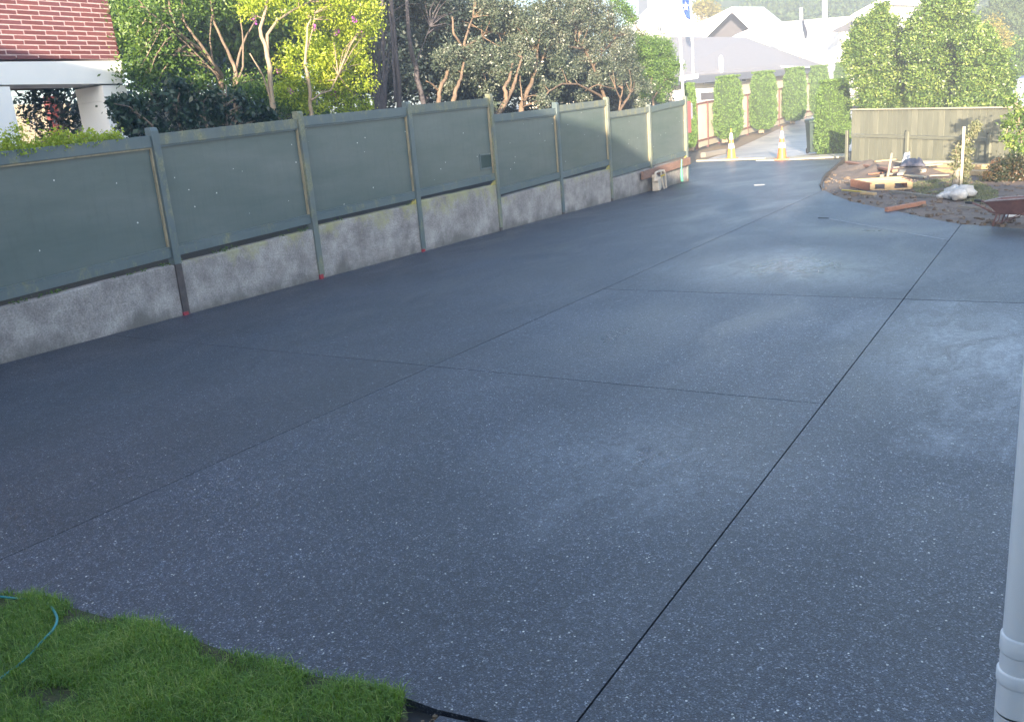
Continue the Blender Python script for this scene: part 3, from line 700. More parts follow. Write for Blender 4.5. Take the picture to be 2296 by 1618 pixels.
tree('blossom_tree', 'sunlit yellow-green tree with pale trunks and a few purple flowers', 'tree', (PX(612, 262, -13.4).x, PX(612, 262, -13.4).y, 0),
     [stX([(625, 420, .11), (615, 300, .09), (612, 235, .075), (604, 151, .065), (599, 116, .06), (583, 65, .045), (600, 0, .035), (604, -60, .02)], -13.4),
      stX([(600, 118, .05), (599, 78, .042), (623, 46, .035), (656, 24, .028), (694, 5, .02)], -13.4),
      stX([(705, 420, .07), (697, 254, .055), (694, 189, .05), (684, 146, .04), (688, 103, .035), (688, 62, .028), (699, 40, .02)], -13.2),
      stX([(697, 225, .03), (720, 210, .024), (742, 203, .02), (758, 168, .014)], -13.1), stX([(612, 240, .03), (590, 170, .02), (560, 120, .016)], -13.4), stX([(686, 120, .02), (700, 70, .016), (706, 30, .012)], -13.2)],
     bX([(840, 60, 16), (835, 10, 22), (770, 190, 26), (720, 185, 26), (812, 140, 18), (690, 232, 22), (640, 150, 22), (780, 40, 42), (735, 25, 40), (820, 25, 30), (815, 80, 22), (760, 95, 38), (720, 110, 34), (690, 80, 26), (790, 140, 26), (745, 155, 34), (700, 165, 30), (660, 170, 24), (665, 20, 28), (610, 15, 30), (560, 20, 26), (740, 225, 24), (785, 235, 24), (815, 190, 14), (660, 120, 18), (700, 210, 20), (800, 110, 22), (820, 240, 13), (640, 210, 18), (760, -50, 60), (640, -60, 55)], -13.5, dens=1.0),
     44, .20, .062, M['L_yel'], M['barkpale'], 55, droop=.6, twig_r=.008, flowers=26)
tree('glossy_shrub', 'dark broad-leaved shrub leaning over the fence beside the white house', 'shrub', (PX(420, 300, -12.7).x, PX(420, 300, -12.7).y, 0),
     [stX([(420, 380, .05), (405, 290, .035), (395, 240, .02)], -12.7), stX([(470, 380, .04), (462, 285, .03), (455, 230, .018)], -12.6), stX([(380, 380, .04), (340, 280, .025), (290, 240, .012), (255, 232, .006)], -12.5), stX([(520, 380, .03), (508, 260, .022), (507, 190, .012)], -12.6)],
     bX([(330, 260, 30), (365, 235, 34), (410, 250, 38), (450, 225, 36), (495, 245, 36), (540, 235, 34), (570, 260, 28), (300, 275, 26), (345, 290, 26), (430, 280, 30), (290, 240, 18), (268, 236, 11), (400, 205, 26), (600, 270, 20), (500, 280, 26), (278, 262, 12)], -12.7, sx=.6, dens=.55),
     30, .15, .095, M['L_dark'], M['bark'], 40, aspect=.55)
tree('undergrowth_shrub', 'leafy green undergrowth between the glossy shrub and the pale tree trunk', 'shrub', (PX(620, 250, -13).x, PX(620, 250, -13).y, 0), [],
     bX([(590, 225, 26), (560, 200, 26), (640, 245, 24), (660, 230, 22), (615, 215, 22), (530, 205, 24), (680, 245, 18), (730, 250, 16)], -14.6, dens=1.0), 40, .2, .06, M['L_mid'], M['bark'], 0)
# dark shaded trees with bare trunks
for i, (st, bl_, lab) in enumerate([
    ([[(866, 330, .09), (864, 238, .075), (860, 113, .06), (856, 0, .05), (852, -60, .04)]], [(870, 20, 40), (850, -50, 60), (900, -20, 50)], 'slim dark trunk at the left of the shaded trees behind the fence'),
    ([[(902, 330, .11), (896, 230, .095), (883, 81, .08), (877, 0, .07), (870, -80, .05)], [(886, 230, .05), (880, 100, .04), (872, 20, .03)]], [(930, -10, 50), (890, -60, 60), (960, 30, 40)], 'thicker dark trunk in the middle of the shaded trees behind the fence'),
    ([[(955, 330, .12), (948, 232, .10), (932, 150, .085), (918, 95, .075), (912, 0, .06), (905, -80, .04)], [(930, 150, .03), (945, 110, .02), (965, 60, .015)]], [(1000, 20, 50), (980, 80, 40), (960, -50, 60), (1040, 60, 40)], 'reddish dark trunk at the right of the shaded trees behind the fence')]):
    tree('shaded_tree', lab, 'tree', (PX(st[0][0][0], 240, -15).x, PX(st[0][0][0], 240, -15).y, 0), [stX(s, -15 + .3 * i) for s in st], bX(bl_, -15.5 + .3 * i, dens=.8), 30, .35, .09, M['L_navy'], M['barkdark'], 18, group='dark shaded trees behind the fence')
# fan of thin bare stems
mb = MB(); sh = thing('bare_shrub', (PX(850, 260, -14).x, PX(850, 260, -14).y, 0), 'fan of thin bare brown stems right of the yellow-green tree', 'shrub')
for i in range(22):
    a = PX(855 + random.uniform(-10, 14), 290, -14); m_ = PX(830 + i * 1.6 + random.uniform(-6, 6), 190, -14.1); b = PX(800 + i * 4.2 + random.uniform(-8, 8), 60 + random.uniform(-40, 50), -14.3)
    mb.tube([a, a.lerp(m_, .5), m_, m_.lerp(b, .5), b], [.022, .018, .014, .010, .005], 5)
mb.build('stem', M['barkdark'], sh)
mb = None
# pohutukawa-like grey-olive trees, three of them, with orange limbs
tree('gnarled_tree', 'grey-leaved gnarled tree with a pale forked limb, left of its row', 'tree', (PX(1020, 240, -13.6).x, PX(1020, 240, -13.6).y, 0),
     [stX([(1016, 330, .11), (1017, 224, .085), (1022, 200, .07), (1034, 178, .05), (1040, 140, .04)], -13.4), stX([(985, 330, .10), (985, 227, .08), (985, 203, .07), (1004, 162, .06), (1012, 130, .04)], -13.8), stX([(985, 205, .04), (970, 190, .03), (955, 182, .02)], -13.8),
      stX([(1012, 150, .06), (1039, 108, .07), (1070, 88, .06), (1104, 70, .055), (1122, 50, .04), (1135, 20, .03)], -13.9), stX([(1039, 108, .05), (1050, 68, .04), (1060, 40, .03)], -13.9), stX([(1039, 108, .045), (1017, 76, .04), (1014, 38, .03)], -13.9), stX([(1104, 70, .04), (1140, 82, .04), (1156, 112, .03)], -13.9)],
     bX([(1000, 125, 26), (1040, 140, 28), (1075, 120, 28), (1110, 118, 26), (1060, 165, 22), (1020, 160, 18), (1100, 35, 30), (1140, 25, 32), (1090, 0, 30), (1150, 60, 22), (1000, 60, 18, -15.2), (1040, 20, 30, -15.2), (1100, 150, 22), (1000, 190, 16, -14.6), (1090, 195, 14)], -13.7, dens=1.05),
     46, .2, .07, M['L_poh'], M['barkorange'], 60, group='grey-leaved gnarled trees behind the fence')
tree('gnarled_tree', 'grey-leaved gnarled tree with two stout orange trunks, middle of its row', 'tree', (PX(1130, 250, -13.2).x, PX(1130, 250, -13.2).y, 0),
     [stX([(1112, 330, .12), (1120, 251, .11), (1136, 224, .10), (1131, 200, .07), (1140, 180, .06), (1150, 140, .04)], -13.0), stX([(1136, 226, .08), (1150, 200, .07), (1156, 175, .06), (1170, 130, .04)], -13.0),
      stX([(1166, 330, .12), (1168, 247, .11), (1177, 216, .10), (1190, 190, .08), (1200, 165, .06), (1205, 120, .04)], -13.1), stX([(1172, 240, .03), (1168, 200, .025), (1166, 170, .015)], -13.0),
      stX([(1205, 240, .03), (1230, 205, .035), (1260, 188, .035), (1295, 189, .04), (1333, 208, .05), (1362, 226, .06), (1368, 300, .07)], -13.0), stX([(1200, 165, .05), (1225, 110, .045), (1260, 80, .04), (1290, 50, .03)], -13.3)],
     bX([(1130, 155, 26), (1160, 140, 28), (1190, 150, 24), (1165, 105, 30), (1200, 100, 28), (1180, 60, 34), (1220, 55, 34), (1250, 90, 30), (1215, 15, 34), (1260, 30, 34), (1240, 135, 24), (1265, 165, 20), (1150, 185, 16), (1215, 190, 14), (1095, 240, 10, -12.6), (1215, 225, 12, -12.4), (1240, 200, 14)], -13.3, dens=1.05),
     46, .2, .07, M['L_poh'], M['barkorange'], 60, group='grey-leaved gnarled trees behind the fence')
tree('gnarled_tree', 'widest grey-leaved gnarled tree arching down at the right of its row', 'tree', (PX(1400, 240, -13.2).x, PX(1400, 240, -13.2).y, 0),
     [stX([(1380, 330, .10), (1390, 246, .08), (1405, 225, .06), (1414, 208, .04)], -13.1), stX([(1388, 248, .05), (1392, 220, .04), (1396, 200, .03)], -13.1), stX([(1362, 330, .09), (1358, 226, .08), (1345, 190, .07), (1330, 150, .06), (1310, 110, .05), (1290, 90, .03)], -13.3),
      stX([(1330, 150, .05), (1350, 120, .04), (1375, 90, .03)], -13.3), stX([(1310, 110, .04), (1275, 105, .035), (1262, 90, .025)], -13.2), stX([(1395, 230, .04), (1380, 200, .03), (1340, 190, .02)], -13.0)],
     bX([(1290, 30, 32), (1330, 25, 32), (1365, 45, 30), (1390, 80, 26), (1300, 75, 30), (1340, 80, 30), (1375, 115, 26), (1405, 105, 20), (1320, 125, 26), (1350, 150, 24), (1400, 140, 24), (1425, 165, 18), (1290, 150, 20), (1380, 175, 22), (1330, 180, 18), (1420, 200, 18), (1300, 0, 34), (1450, 190, 14), (1440, 235, 10, -12.2), (1310, 215, 12)], -13.4, dens=1.05),
     46, .2, .07, M['L_poh'], M['barkorange'], 60, group='grey-leaved gnarled trees behind the fence')
tree('light_green_tree', 'fresh green tree between the gnarled trees and the white flagpole', 'tree', (PX(1470, 240, -13.9).x, PX(1470, 240, -13.9).y, 0),
     [stX([(1465, 330, .08), (1466, 240, .06), (1460, 190, .05), (1465, 140, .03)], -13.9), stX([(1466, 220, .04), (1490, 180, .03), (1500, 140, .02)], -13.9)],
     bX([(1440, 115, 22), (1465, 100, 22), (1490, 115, 22), (1510, 145, 18), (1450, 150, 24), (1485, 155, 26), (1500, 185, 16), (1465, 185, 22), (1445, 205, 14), (1400, 25, 14), (1385, 10, 14), (1410, 45, 10), (1480, 215, 12), (1430, 90, 14)], -14, dens=1.3),
     46, .22, .075, M['L_fresh'], M['bark'], 40)
# tall background trees closing the view
for i, (x, y, r, X, mt, lab) in enumerate([(270, 60, 60, -23, 'L_mid', 'tall green tree beyond the corner of the brick wall'), (420, 60, 100, -21, 'L_mid', 'tall background tree behind the bare-branched shrubby tree'), (600, 60, 100, -20, 'L_mid', 'tall background tree behind the sunlit yellow-green tree'),
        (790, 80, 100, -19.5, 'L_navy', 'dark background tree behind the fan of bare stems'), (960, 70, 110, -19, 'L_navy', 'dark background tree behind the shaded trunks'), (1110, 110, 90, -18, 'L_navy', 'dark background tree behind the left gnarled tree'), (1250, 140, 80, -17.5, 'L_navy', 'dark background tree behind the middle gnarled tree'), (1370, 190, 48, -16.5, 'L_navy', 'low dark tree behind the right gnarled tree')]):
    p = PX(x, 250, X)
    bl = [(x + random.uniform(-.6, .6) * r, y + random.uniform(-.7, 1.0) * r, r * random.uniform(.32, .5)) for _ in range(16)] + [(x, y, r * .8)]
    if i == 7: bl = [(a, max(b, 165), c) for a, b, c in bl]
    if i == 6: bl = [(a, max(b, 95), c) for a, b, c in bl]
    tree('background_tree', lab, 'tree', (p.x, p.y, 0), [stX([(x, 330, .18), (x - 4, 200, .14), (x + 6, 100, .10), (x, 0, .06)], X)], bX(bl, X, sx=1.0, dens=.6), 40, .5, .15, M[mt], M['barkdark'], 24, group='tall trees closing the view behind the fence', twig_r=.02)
# boundary hedge far behind at ground level
pts = []
for i in range(2600):
    y = random.uniform(11.9, 48); pts.append((-19.5 + random.uniform(-.5, .5), y, random.uniform(0, 4.4)))
pts = np.repeat(np.array(pts), 18, 0) + RNG.normal(size=(2600 * 18, 3)) * .22
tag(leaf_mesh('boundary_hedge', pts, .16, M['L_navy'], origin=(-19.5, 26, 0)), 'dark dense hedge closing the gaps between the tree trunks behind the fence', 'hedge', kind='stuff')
mb = MB(); mb.box2((-20.9, 23, -.05), (-20.5, 52, 3.0)); hb = mb.build('neighbour_wall', M['greyt'], origin=(-20.7, 33, 0)); tag(hb, 'weathered boundary wall hidden behind the dark hedge', 'wall')

# ================================================================= HEDGE FENCE, CONIFERS, STREET SIDE
hf = thing('cream_panel_fence', PD(1563, 324, 51), 'cream panel fence with red-brown posts behind the row of clipped conifers', 'fence')
def FD(x): return 1 / (1 / 51 - (x - 1563) / 260 * (1 / 51 - 1 / 74))
basey = lambda x: 324 - (x - 1563) * .277; topy = lambda x: 231 - (x - 1563) * .180
px_posts = [1563, 1587, 1612, 1648, 1676, 1712, 1746, 1775, 1806, 1826, 1850]
for i, x in enumerate(px_posts):
    a = PD(x, basey(x), FD(x)); b = PD(x, topy(x), FD(x)); b.x, b.y = a.x, a.y
    mb = MB(); mb.beam(a - Vector((0, 0, .3)), b, .12, .12); mb.build('post', M['hedgepost'], hf)
    if i < len(px_posts) - 1:
        x2 = px_posts[i + 1]; c = PD(x2, basey(x2), FD(x2)); d = PD(x2, topy(x2), FD(x2)); d.x, d.y = c.x, c.y
        u = (c - a).normalized() * .062; z = Vector((0, 0, 1))
        back = Vector((u.y, -u.x, 0)).normalized() * -.02
        mb = MB(); mb.quad(a + u + z * .22 + back, c - u + z * .22 + back, d - u - z * .12 + back, b + u - z * .12 + back); mb.quad(a + u + z * .22 + back * 2.5, b + u - z * .12 + back * 2.5, d - u - z * .12 + back * 2.5, c - u + z * .22 + back * 2.5); mb.build('panel', M['hedgepanel'], hf)
        mb = MB(); mb.beam(a + u + z * .17, c - u + z * .17, .07, .10); mb.build('bottom_rail', M['hedgepost'], hf)
        mb = MB(); mb.beam(b + u - z * .06, d - u - z * .06, .07, .10); mb.build('top_rail', M['hedgepost'], hf)
        mb = MB(); mb.beam(a + u - z * .05, c - u - z * .05, .10, .30); mb.build('footing', M['gcap'], hf)

def conifer(name, label, x0, x1, ytop, ybot, ytrunk, xtrunk, d, group='clipped column conifers', nleaf=9000):
    xc = (x0 + x1) / 2; c = PD(xc, (ytop + ybot) / 2, d); hw = (x1 - x0) / 2 * d / FPX * .87; hh = (ybot - ytop) / 2 * d / FPX
    zb = PD(xtrunk, ytrunk, d); t = thing(name, (c.x, c.y, zb.z), label, 'conifer', group)
    N = nleaf; th = RNG.random(N) * 2 * np.pi; u = RNG.random(N) * 2 - 1
    e = .32; prof = (1 - np.abs(u) ** 5) ** .35 * (.93 + .07 * -u)
    cs, sn = np.cos(th), np.sin(th); sq = (np.abs(cs) ** 4 + np.abs(sn) ** 4) ** -.25
    lump = 1 + .05 * np.sin(5 * th + u * 9 + d) + .05 * np.sin(3 * th - u * 14 + d * 2) + .03 * np.sin(11 * th + 23 * u)
    r = hw * (.55 + .45 * np.minimum(sq, 1.15)) * prof * lump * (1 + .05 * RNG.normal(size=N)) * np.where(u < -.7, .92 + .1 * RNG.random(N), 1)
    top = RNG.random(N) < .10
    rr = np.where(top, r * 0 + hw * np.sqrt(RNG.random(N)) * .88, r); zz = np.where(top, hh * (.95 + .05 * RNG.random(N)), u * hh + RNG.normal(size=N) * .03)
    P = np.stack([c.x + rr * cs, c.y + rr * sn, c.z + zz], 1)
    n_ = np.stack([cs * .7, sn * .7, np.full(N, .9)], 1)
    leaf_mesh('foliage', P, max(.085, .0022 * d), M['L_thuja'], t, aspect=.45, droop=-.2, out=n_)
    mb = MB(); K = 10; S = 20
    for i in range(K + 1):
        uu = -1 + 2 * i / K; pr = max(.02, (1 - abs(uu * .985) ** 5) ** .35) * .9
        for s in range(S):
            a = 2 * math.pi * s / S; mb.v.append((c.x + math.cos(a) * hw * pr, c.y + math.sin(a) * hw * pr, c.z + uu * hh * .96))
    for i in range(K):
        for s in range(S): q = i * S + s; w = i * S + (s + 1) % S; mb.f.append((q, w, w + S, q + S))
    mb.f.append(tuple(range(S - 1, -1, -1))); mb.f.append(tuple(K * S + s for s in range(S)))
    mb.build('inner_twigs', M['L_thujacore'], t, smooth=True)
    mb = MB(); tb = Vector((PD(xtrunk, ytrunk, d).x, PD(xtrunk, ytrunk, d).y, zb.z))
    for k in range(3): mb.tube([tb + Vector((.10 * (k - 1), 0, -.1)), tb + Vector((.07 * (k - 1), .05 * k, .3)), Vector((c.x + .14 * (k - 1), c.y, c.z - hh * .6))], [.10, .075, .05], 7)
    mb.build('trunk', M['barkpale'], t)
    return t
conifer('clipped_conifer', 'clipped column conifer nearest the left end of the cream fence', 1598, 1667, 176, 306, 316, 1625, 52.5)
conifer('clipped_conifer', 'clipped column conifer second from the left in front of the cream fence', 1680, 1743, 166, 285, 295, 1707, 59)
conifer('clipped_conifer', 'clipped column conifer third from the left in front of the cream fence', 1754, 1809, 157, 266, 275, 1777, 65.5)
conifer('clipped_conifer', 'clipped column conifer fourth from the left, partly behind the near one', 1812, 1859, 152, 247, 254, 1833, 73, nleaf=7000)
conifer('clipped_conifer', 'farthest clipped column conifer beside the white building', 1869, 1904, 145, 232, 240, 1886, 84, nleaf=5000)
conifer('clipped_conifer', 'large near clipped conifer standing beside the green wheelie bin', 1826, 1909, 185, 345, 356, 1872, 40.3, nleaf=16000)
conifer('clipped_conifer', 'clipped conifer just behind the end post of the green panel fence', 1531, 1563, 193, 326, 334, 1548, 44, nleaf=8000)

# wheelie bin
def loft(mb, secs):     # secs: list of 4-point rings
    n = len(mb.v)
    for r in secs: mb.v += [tuple(p) for p in r]
    for i in range(len(secs) - 1):
        for k in range(4): a = n + i * 4 + k; b = n + i * 4 + (k + 1) % 4; mb.f.append((a, b, b + 4, a + 4))
    mb.f.append((n + 3, n + 2, n + 1, n)); e = n + 4 * (len(secs) - 1); mb.f.append((e, e + 1, e + 2, e + 3))
def ring(c, w, d, z, yaw):
    R_ = Matrix.Rotation(yaw, 3, 'Z'); return [Vector(c) + R_ @ Vector((sx * w / 2, sy * d / 2, z)) for sx, sy in ((-1, -1), (1, -1), (1, 1), (-1, 1))]
bc = G(1826, 344); by = math.radians(28)
bn = thing('wheelie_bin', bc, 'dark green wheelie bin beside the large near conifer', 'bin')
mb = MB(); loft(mb, [ring(bc, .52, .55, .06, by), ring(bc, .60, .68, .9, by), ring(bc, .66, .78, 1.38, by), ring(bc, .72, .82, 1.40, by), ring(bc, .72, .82, 1.46, by)]); mb.build('body', M['bin'], bn, bevel=.02)
mb = MB(); loft(mb, [ring(bc, .74, .86, 1.465, by), ring(bc, .74, .86, 1.50, by), ring(bc, .62, .70, 1.555, by)]); mb.build('lid', M['bin'], bn, bevel=.015)
for s in (-1, 1):
    R_ = Matrix.Rotation(by, 3, 'Z'); w = MB(); a = bc + R_ @ Vector((s * .24, .30, .13)); w.tube([a - R_ @ Vector((.04, 0, 0)), a + R_ @ Vector((.04, 0, 0))], .13, 16); w.build('wheel', M['black'], bn)

# traffic cones
def cone(base, label, body):
    t = thing('traffic_cone', base, label, 'cone', 'traffic cones across the driveway end')
    b = Vector(base); s = 1.0
    def rev(zr, name, mt): m = MB(); m.tube([b + Vector((0, 0, z)) for z, r in zr], [r for z, r in zr], 24); return m.build(name, mt, t, smooth=False)
    mb = MB(); R_ = Matrix.Rotation(.3, 3, 'Z')
    mb.box(b + Vector((0, 0, .03)), (.62, .62, .05), R_)
    for i in range(-2, 3):
        for sx in (-1, 1): mb.box(b + R_ @ Vector((i * .12, sx * .29, .006)), (.06, .05, .02), R_)
    mb.build('base', M['cone'], t, bevel=.01)
    rev([(.055, .20), (.50, .145)], 'body', body)
    rev([(.502, .150), (.72, .118)], 'reflective_band', M['reflect'])
    rev([(.722, .112), (.90, .088)], 'body_upper', body)
    rev([(.902, .092), (1.16, .058), (1.20, .04)], 'reflective_sleeve', M['reflect'])
    rev([(1.202, .034), (1.38, .026), (1.40, .014)], 'tip', body)
    return t
cone(G(1640, 357), 'amber traffic cone with white bands, the left of the two', M['coney'])
cone(G(1753, 358), 'orange traffic cone with white bands, the right of the two', M['cone'])

# timber pieces at the driveway end
def lumber(name, label, a, b, w, h, mt, cat='timber', group=None, up=(0, 0, 1), z=0):
    a = Vector(a) + Vector((0, 0, z)); b = Vector(b) + Vector((0, 0, z)); mb = MB(); mb.beam(a, b, w, h, up)
    return tag(mb.build(name, mt, origin=(a + b) / 2, bevel=min(w, h) * .12), label, cat, group)
lumber('timber_offcut', 'short weathered timber log lying left of the amber cone', G(1576, 354), G(1624, 345), .28, .26, M['greyt'], z=.13)
lumber('long_plank', 'long pale board lying across the end of the driveway under the cones', G(1563, 362.5), G(1715, 357.5), .16, .08, M['gcap'], z=.04)
mb = MB(); mb.poly_prism([(p.x, p.y) for p in (G(1695, 361.5), G(1905, 351), G(1905, 345), G(1700, 355))], -.03, .03); tag(mb.build('pale_kerb_edge', M['gcap']), kind='structure')
mb = MB(); p = G(1702, 415)
mb.poly_prism([(p.x + a, p.y + b) for a, b in ((-.14, -.05), (.1, -.1), (.16, .04), (-.02, .09))], 0, .012); tag(mb.build('paper_scrap', M['tarpw'], origin=p), 'white scrap of paper lying on the driveway in front of the cones', 'paper')

# beam, meter, strap, letterbox at the fence end
bx = FX + .10
lumber('brown_beam', 'rough brown timber beam fixed along the far end of the concrete wall', (bx, 25.36, .545), (bx, 29.42, .70), .10, .25, M['beam'], cat='beam')
def bxy(x, y, z): return Vector((FX + x, y, z))
mt_ = thing('water_meter', (FX + .25, 26.3, 0), 'cream water meter with taps under the brown beam', 'water meter')
mb = MB(); mb.box((FX + .24, 26.15, .22), (.22, .34, .42), Matrix.Rotation(.15, 3, 'Z')); mb.box((FX + .24, 26.0, .46), (.16, .16, .12)); mb.build('housing', M['meter'], mt_, bevel=.03)
mb = MB(); mb.tube([bxy(.25, 26.0, .52), bxy(.25, 26.1, .58), bxy(.25, 26.45, .60), bxy(.25, 26.75, .58), bxy(.25, 26.85, .45), bxy(.25, 26.9, .02)], .035, 8); mb.tube([bxy(.27, 26.45, .6), bxy(.27, 26.5, .35), bxy(.3, 26.6, .02)], .03, 8); mb.build('pipe', M['meter'], mt_)
mb = MB(); mb.tube([bxy(.30, 26.40, .44), bxy(.32, 26.62, .46)], .03, 8); mb.build('tap', M['yellow'], mt_)
mb = MB(); mb.tube([bxy(.28, 25.88, .36), bxy(.4, 25.9, .36)], [.07, .05], 10); mb.build('dial', M['meter'], mt_)
mb = MB(); mb.tube([bxy(.16, 28.55, .80), bxy(.165, 28.5, .5), bxy(.17, 28.47, .30), bxy(.18, 28.5, .08)], [.018, .022, .04, .045], 8); tag(mb.build('green_strap', M['strap'], origin=(FX + .16, 28.5, .08)), 'mint green strap hanging from the brown beam', 'strap')
lb_ = thing('letterbox', (FX + .05, 29.8, 1.6), 'faded red letterbox board with pale grey lid on the fence end post', 'letterbox')
pm = PX(1540, 260, FX - .15)
mb = MB(); mb.box2((FX - .22, 29.60, 1.62), (FX + .02, 29.92, 2.68)); mb.build('backboard', M['mailred'], lb_, bevel=.01)
mb = MB(); mb.box2((FX - .40, 29.93, 2.05), (FX - .02, 30.25, 2.62)); mb.build('lid', M['maillid'], lb_, bevel=.06)

# flagpoles
def pole(name, label, x0, y0, x1, y1, d, r, mt, zb=0):
    a = PD(x1, y1, d); b = PD(x0, y0, d); t = thing(name, (a.x, a.y, zb), label, 'flagpole')
    top = Vector((a.x + (b.x - a.x), a.y + (b.y - a.y), b.z)); mb = MB(); mb.tube([Vector((a.x, a.y, zb)), a, top], [r * 1.1, r, r * .9], 12); mb.build('shaft', mt, t, smooth=True); return t, top
f1, _ = pole('flagpole', 'thick white flagpole rising behind the end of the green panel fence', 1518, -60, 1532, 225, 37, .055, M['pole'])
mb = MB(); q = PD(1529, 140, 37); mb.box(q, (.14, .14, .16)); mb.build('cleat', M['pole'], f1)
f2, _ = pole('flagpole', 'thin grey flagpole carrying the drooping blue flag', 1545, -60, 1553, 120, 58, .075, M['polegrey'], 0)
def flag(parent, pts, mt, name='flag'):
    mb = MB(); N = 12
    L_, R2 = pts
    rows_ = []
    for i in range(N + 1):
        f = i / N
        def at(P, f):
            k = f * (len(P) - 1); j = min(int(k), len(P) - 2); return P[j].lerp(P[j + 1], k - j)
        a, b = at(L_, f), at(R2, f); n = (b - a).cross(Vector((0, 0, 1))); n.normalize()
        rows_.append([a.lerp(b, s / 8) + n * .10 * math.sin(s * 1.6 + f * 3) for s in range(9)])
    for i in range(N):
        for s in range(8): mb.quad(rows_[i][s], rows_[i][s + 1], rows_[i + 1][s + 1], rows_[i + 1][s])
    for r_ in range(1): pass
    o = mb.build(name, mt, parent, smooth=True); so = o.modifiers.new('thickness', 'SOLIDIFY'); so.thickness = .012
    return o
fl = flag(f2, ([PD(1526, -35, 57.5), PD(1528, 5, 57.5), PD(1532, 22, 57.5), PD(1542, 40, 57.5)], [PD(1543, -35, 57.8), PD(1543.5, 5, 57.8), PD(1544.5, 25, 57.8), PD(1545.5, 44, 57.8)]), M['flagblue'])
# white star on the flag
mb = MB(); c = PD(1537.5, 15, 57.25); n = []
e1 = (PD(1538.5, 15, 57.25) - c).normalized(); e2 = Vector((0, 0, 1))
for k in range(10):
    a = math.pi / 2 + k * math.pi / 5; r = .19 if k % 2 == 0 else .085; n.append(c + e1 * math.cos(a) * r + e2 * math.sin(a) * r * 1.5)
mb.v = [tuple(p) for p in n] + [tuple(p + Vector((.0, .02, 0))) for p in n]; mb.f = [tuple(range(10)), tuple(range(19, 9, -1))] + [(k, k + 10, (k + 1) % 10 + 10, (k + 1) % 10) for k in range(10)]
mb.build('star', M['tarpw'], fl)
f3, _ = pole('flagpole', 'short white flagpole with a small dark furled flag in front of the white building', 1796, 18, 1799.5, 130, 88, .17, M['pole'], 0)
flag(f3, ([PD(1799, 45, 87), PD(1800, 60, 87), PD(1802, 75, 87), PD(1806, 88, 87)], [PD(1801, 47, 87.2), PD(1806, 62, 87.2), PD(1810, 74, 87.2), PD(1809, 80, 87.2)]), M['flagdark'])
pole('flagpole', 'bare white pole against the wooded hill, right of the gable roof', 1848, -60, 1849.5, 52, 96, .27, M['pole'], 0)

# ================================================================= HOUSES BEYOND
def wq(mb, *P): mb.quad(*P)
gh = thing('grey_roofed_house', PD(1680, 250, 62), 'cream house with wide grey-brown hipped roof behind the conifers', 'house')
A = PD(1490, 172, 54); Bc = PD(1848, 127, 84); A.z = A.z; Bc.z = A.z + .9
eu = (Bc - A); eu.z = 0; eu.normalize(); nb = Vector((-eu.y, eu.x, 0))   # away from the camera
if nb.dot(FW) < 0: nb = -nb
RA = PD(1505, 83, 66); RB = PD(1672, 84, 77)
def slab_(mb, P, t=.12):
    n = len(mb.v); up = Vector((0, 0, t)); m = len(P)
    mb.v += [tuple(p) for p in P] + [tuple(p - up) for p in P]
    mb.f.append(tuple(n + i for i in range(m))); mb.f.append(tuple(n + m + i for i in range(m - 1, -1, -1)))
    for i in range(m): j = (i + 1) % m; mb.f.append((n + i, n + m + i, n + m + j, n + j))
mb = MB(); slab_(mb, [A, Bc, RB, RA], .15); BB = Bc + nb * 14; slab_(mb, [Bc, BB, RB], .15); slab_(mb, [RA, RB, BB, A + nb * 16], .15); mb.build('roof', M['roofgrey'], gh)
# roof tile courses
mb = MB()
for k in range(1, 22):
    f = k / 22; p, q = A.lerp(RA, f), Bc.lerp(RB, f); mb.beam(p + Vector((0, 0, .012)), q + Vector((0, 0, .012)), .05, .03)
o = mb.build('roof_courses', M['roofgrey'], gh); o['kind'] = 'stuff'
mb = MB(); mb.beam(A - Vector((0, 0, .32)), Bc - Vector((0, 0, .30)), .1, .46); mb.build('fascia', M['fascia'], gh)
mb = MB(); w0 = A + nb * .7 + eu * .5; w1 = Bc + nb * .7 - eu * 1.2; zt = A.z - .4
P = [Vector((w0.x, w0.y, -.5)), Vector((w1.x, w1.y, -.5)), Vector((w1.x, w1.y, Bc.z - .35)), Vector((w0.x, w0.y, zt + .25))]
mb.hexa([P[0], P[1], P[1] + nb * 10, P[0] + nb * 10, P[3], P[2], P[2] + nb * 10, P[3] + nb * 10]); mb.build('wall', M['cream'], gh)
def onwall(x, y, off=0.0):
    v = _ray(x, y); t = (w0 - nb * off - CP).dot(nb) / v.dot(nb); return CP + v * t
def window_on(fn, x0, y0, x1, y1, parent, name='window', ds=0.0, fm=None):
    a, b, c, d = fn(x0, y1, .03), fn(x1, y1 + ds, .03), fn(x1, y0 + ds, .03), fn(x0, y0, .03)
    b.z = a.z; c.z = d.z; c.x, c.y = b.x, b.y; d.x, d.y = a.x, a.y
    mb = MB(); mb.quad(a, b, c, d); n = (b - a).cross(Vector((0, 0, 1))).normalized() * .03
    mb.quad(a - n, d - n, c - n, b - n)
    w = mb.build(name, M['glass'], parent)
    mb = MB(); t = max(.05, (d - a).length * .07)
    for p, q in ((a, b), (d, c)): mb.beam(p + n, q + n, t, t)
    for p, q in ((a, d), (b, c)): mb.beam(p + n * 1.1, q + n * 1.1, t, t, up=(b - a))
    mb.build('frame', fm or M['frame'], w); return w
for x0, y0, x1, y1 in ((1578, 176, 1602, 188), (1631, 168, 1655, 180), (1661, 167, 1672, 183), (1690, 160, 1711, 168)):
    window_on(onwall, x0, y0, x1, y1, gh, ds=-(x1 - x0) * .13)
mb = MB(); a, b = onwall(1740, 148, .05), onwall(1798, 142, .05); b.z = a.z + .05; out = -nb * 1.1
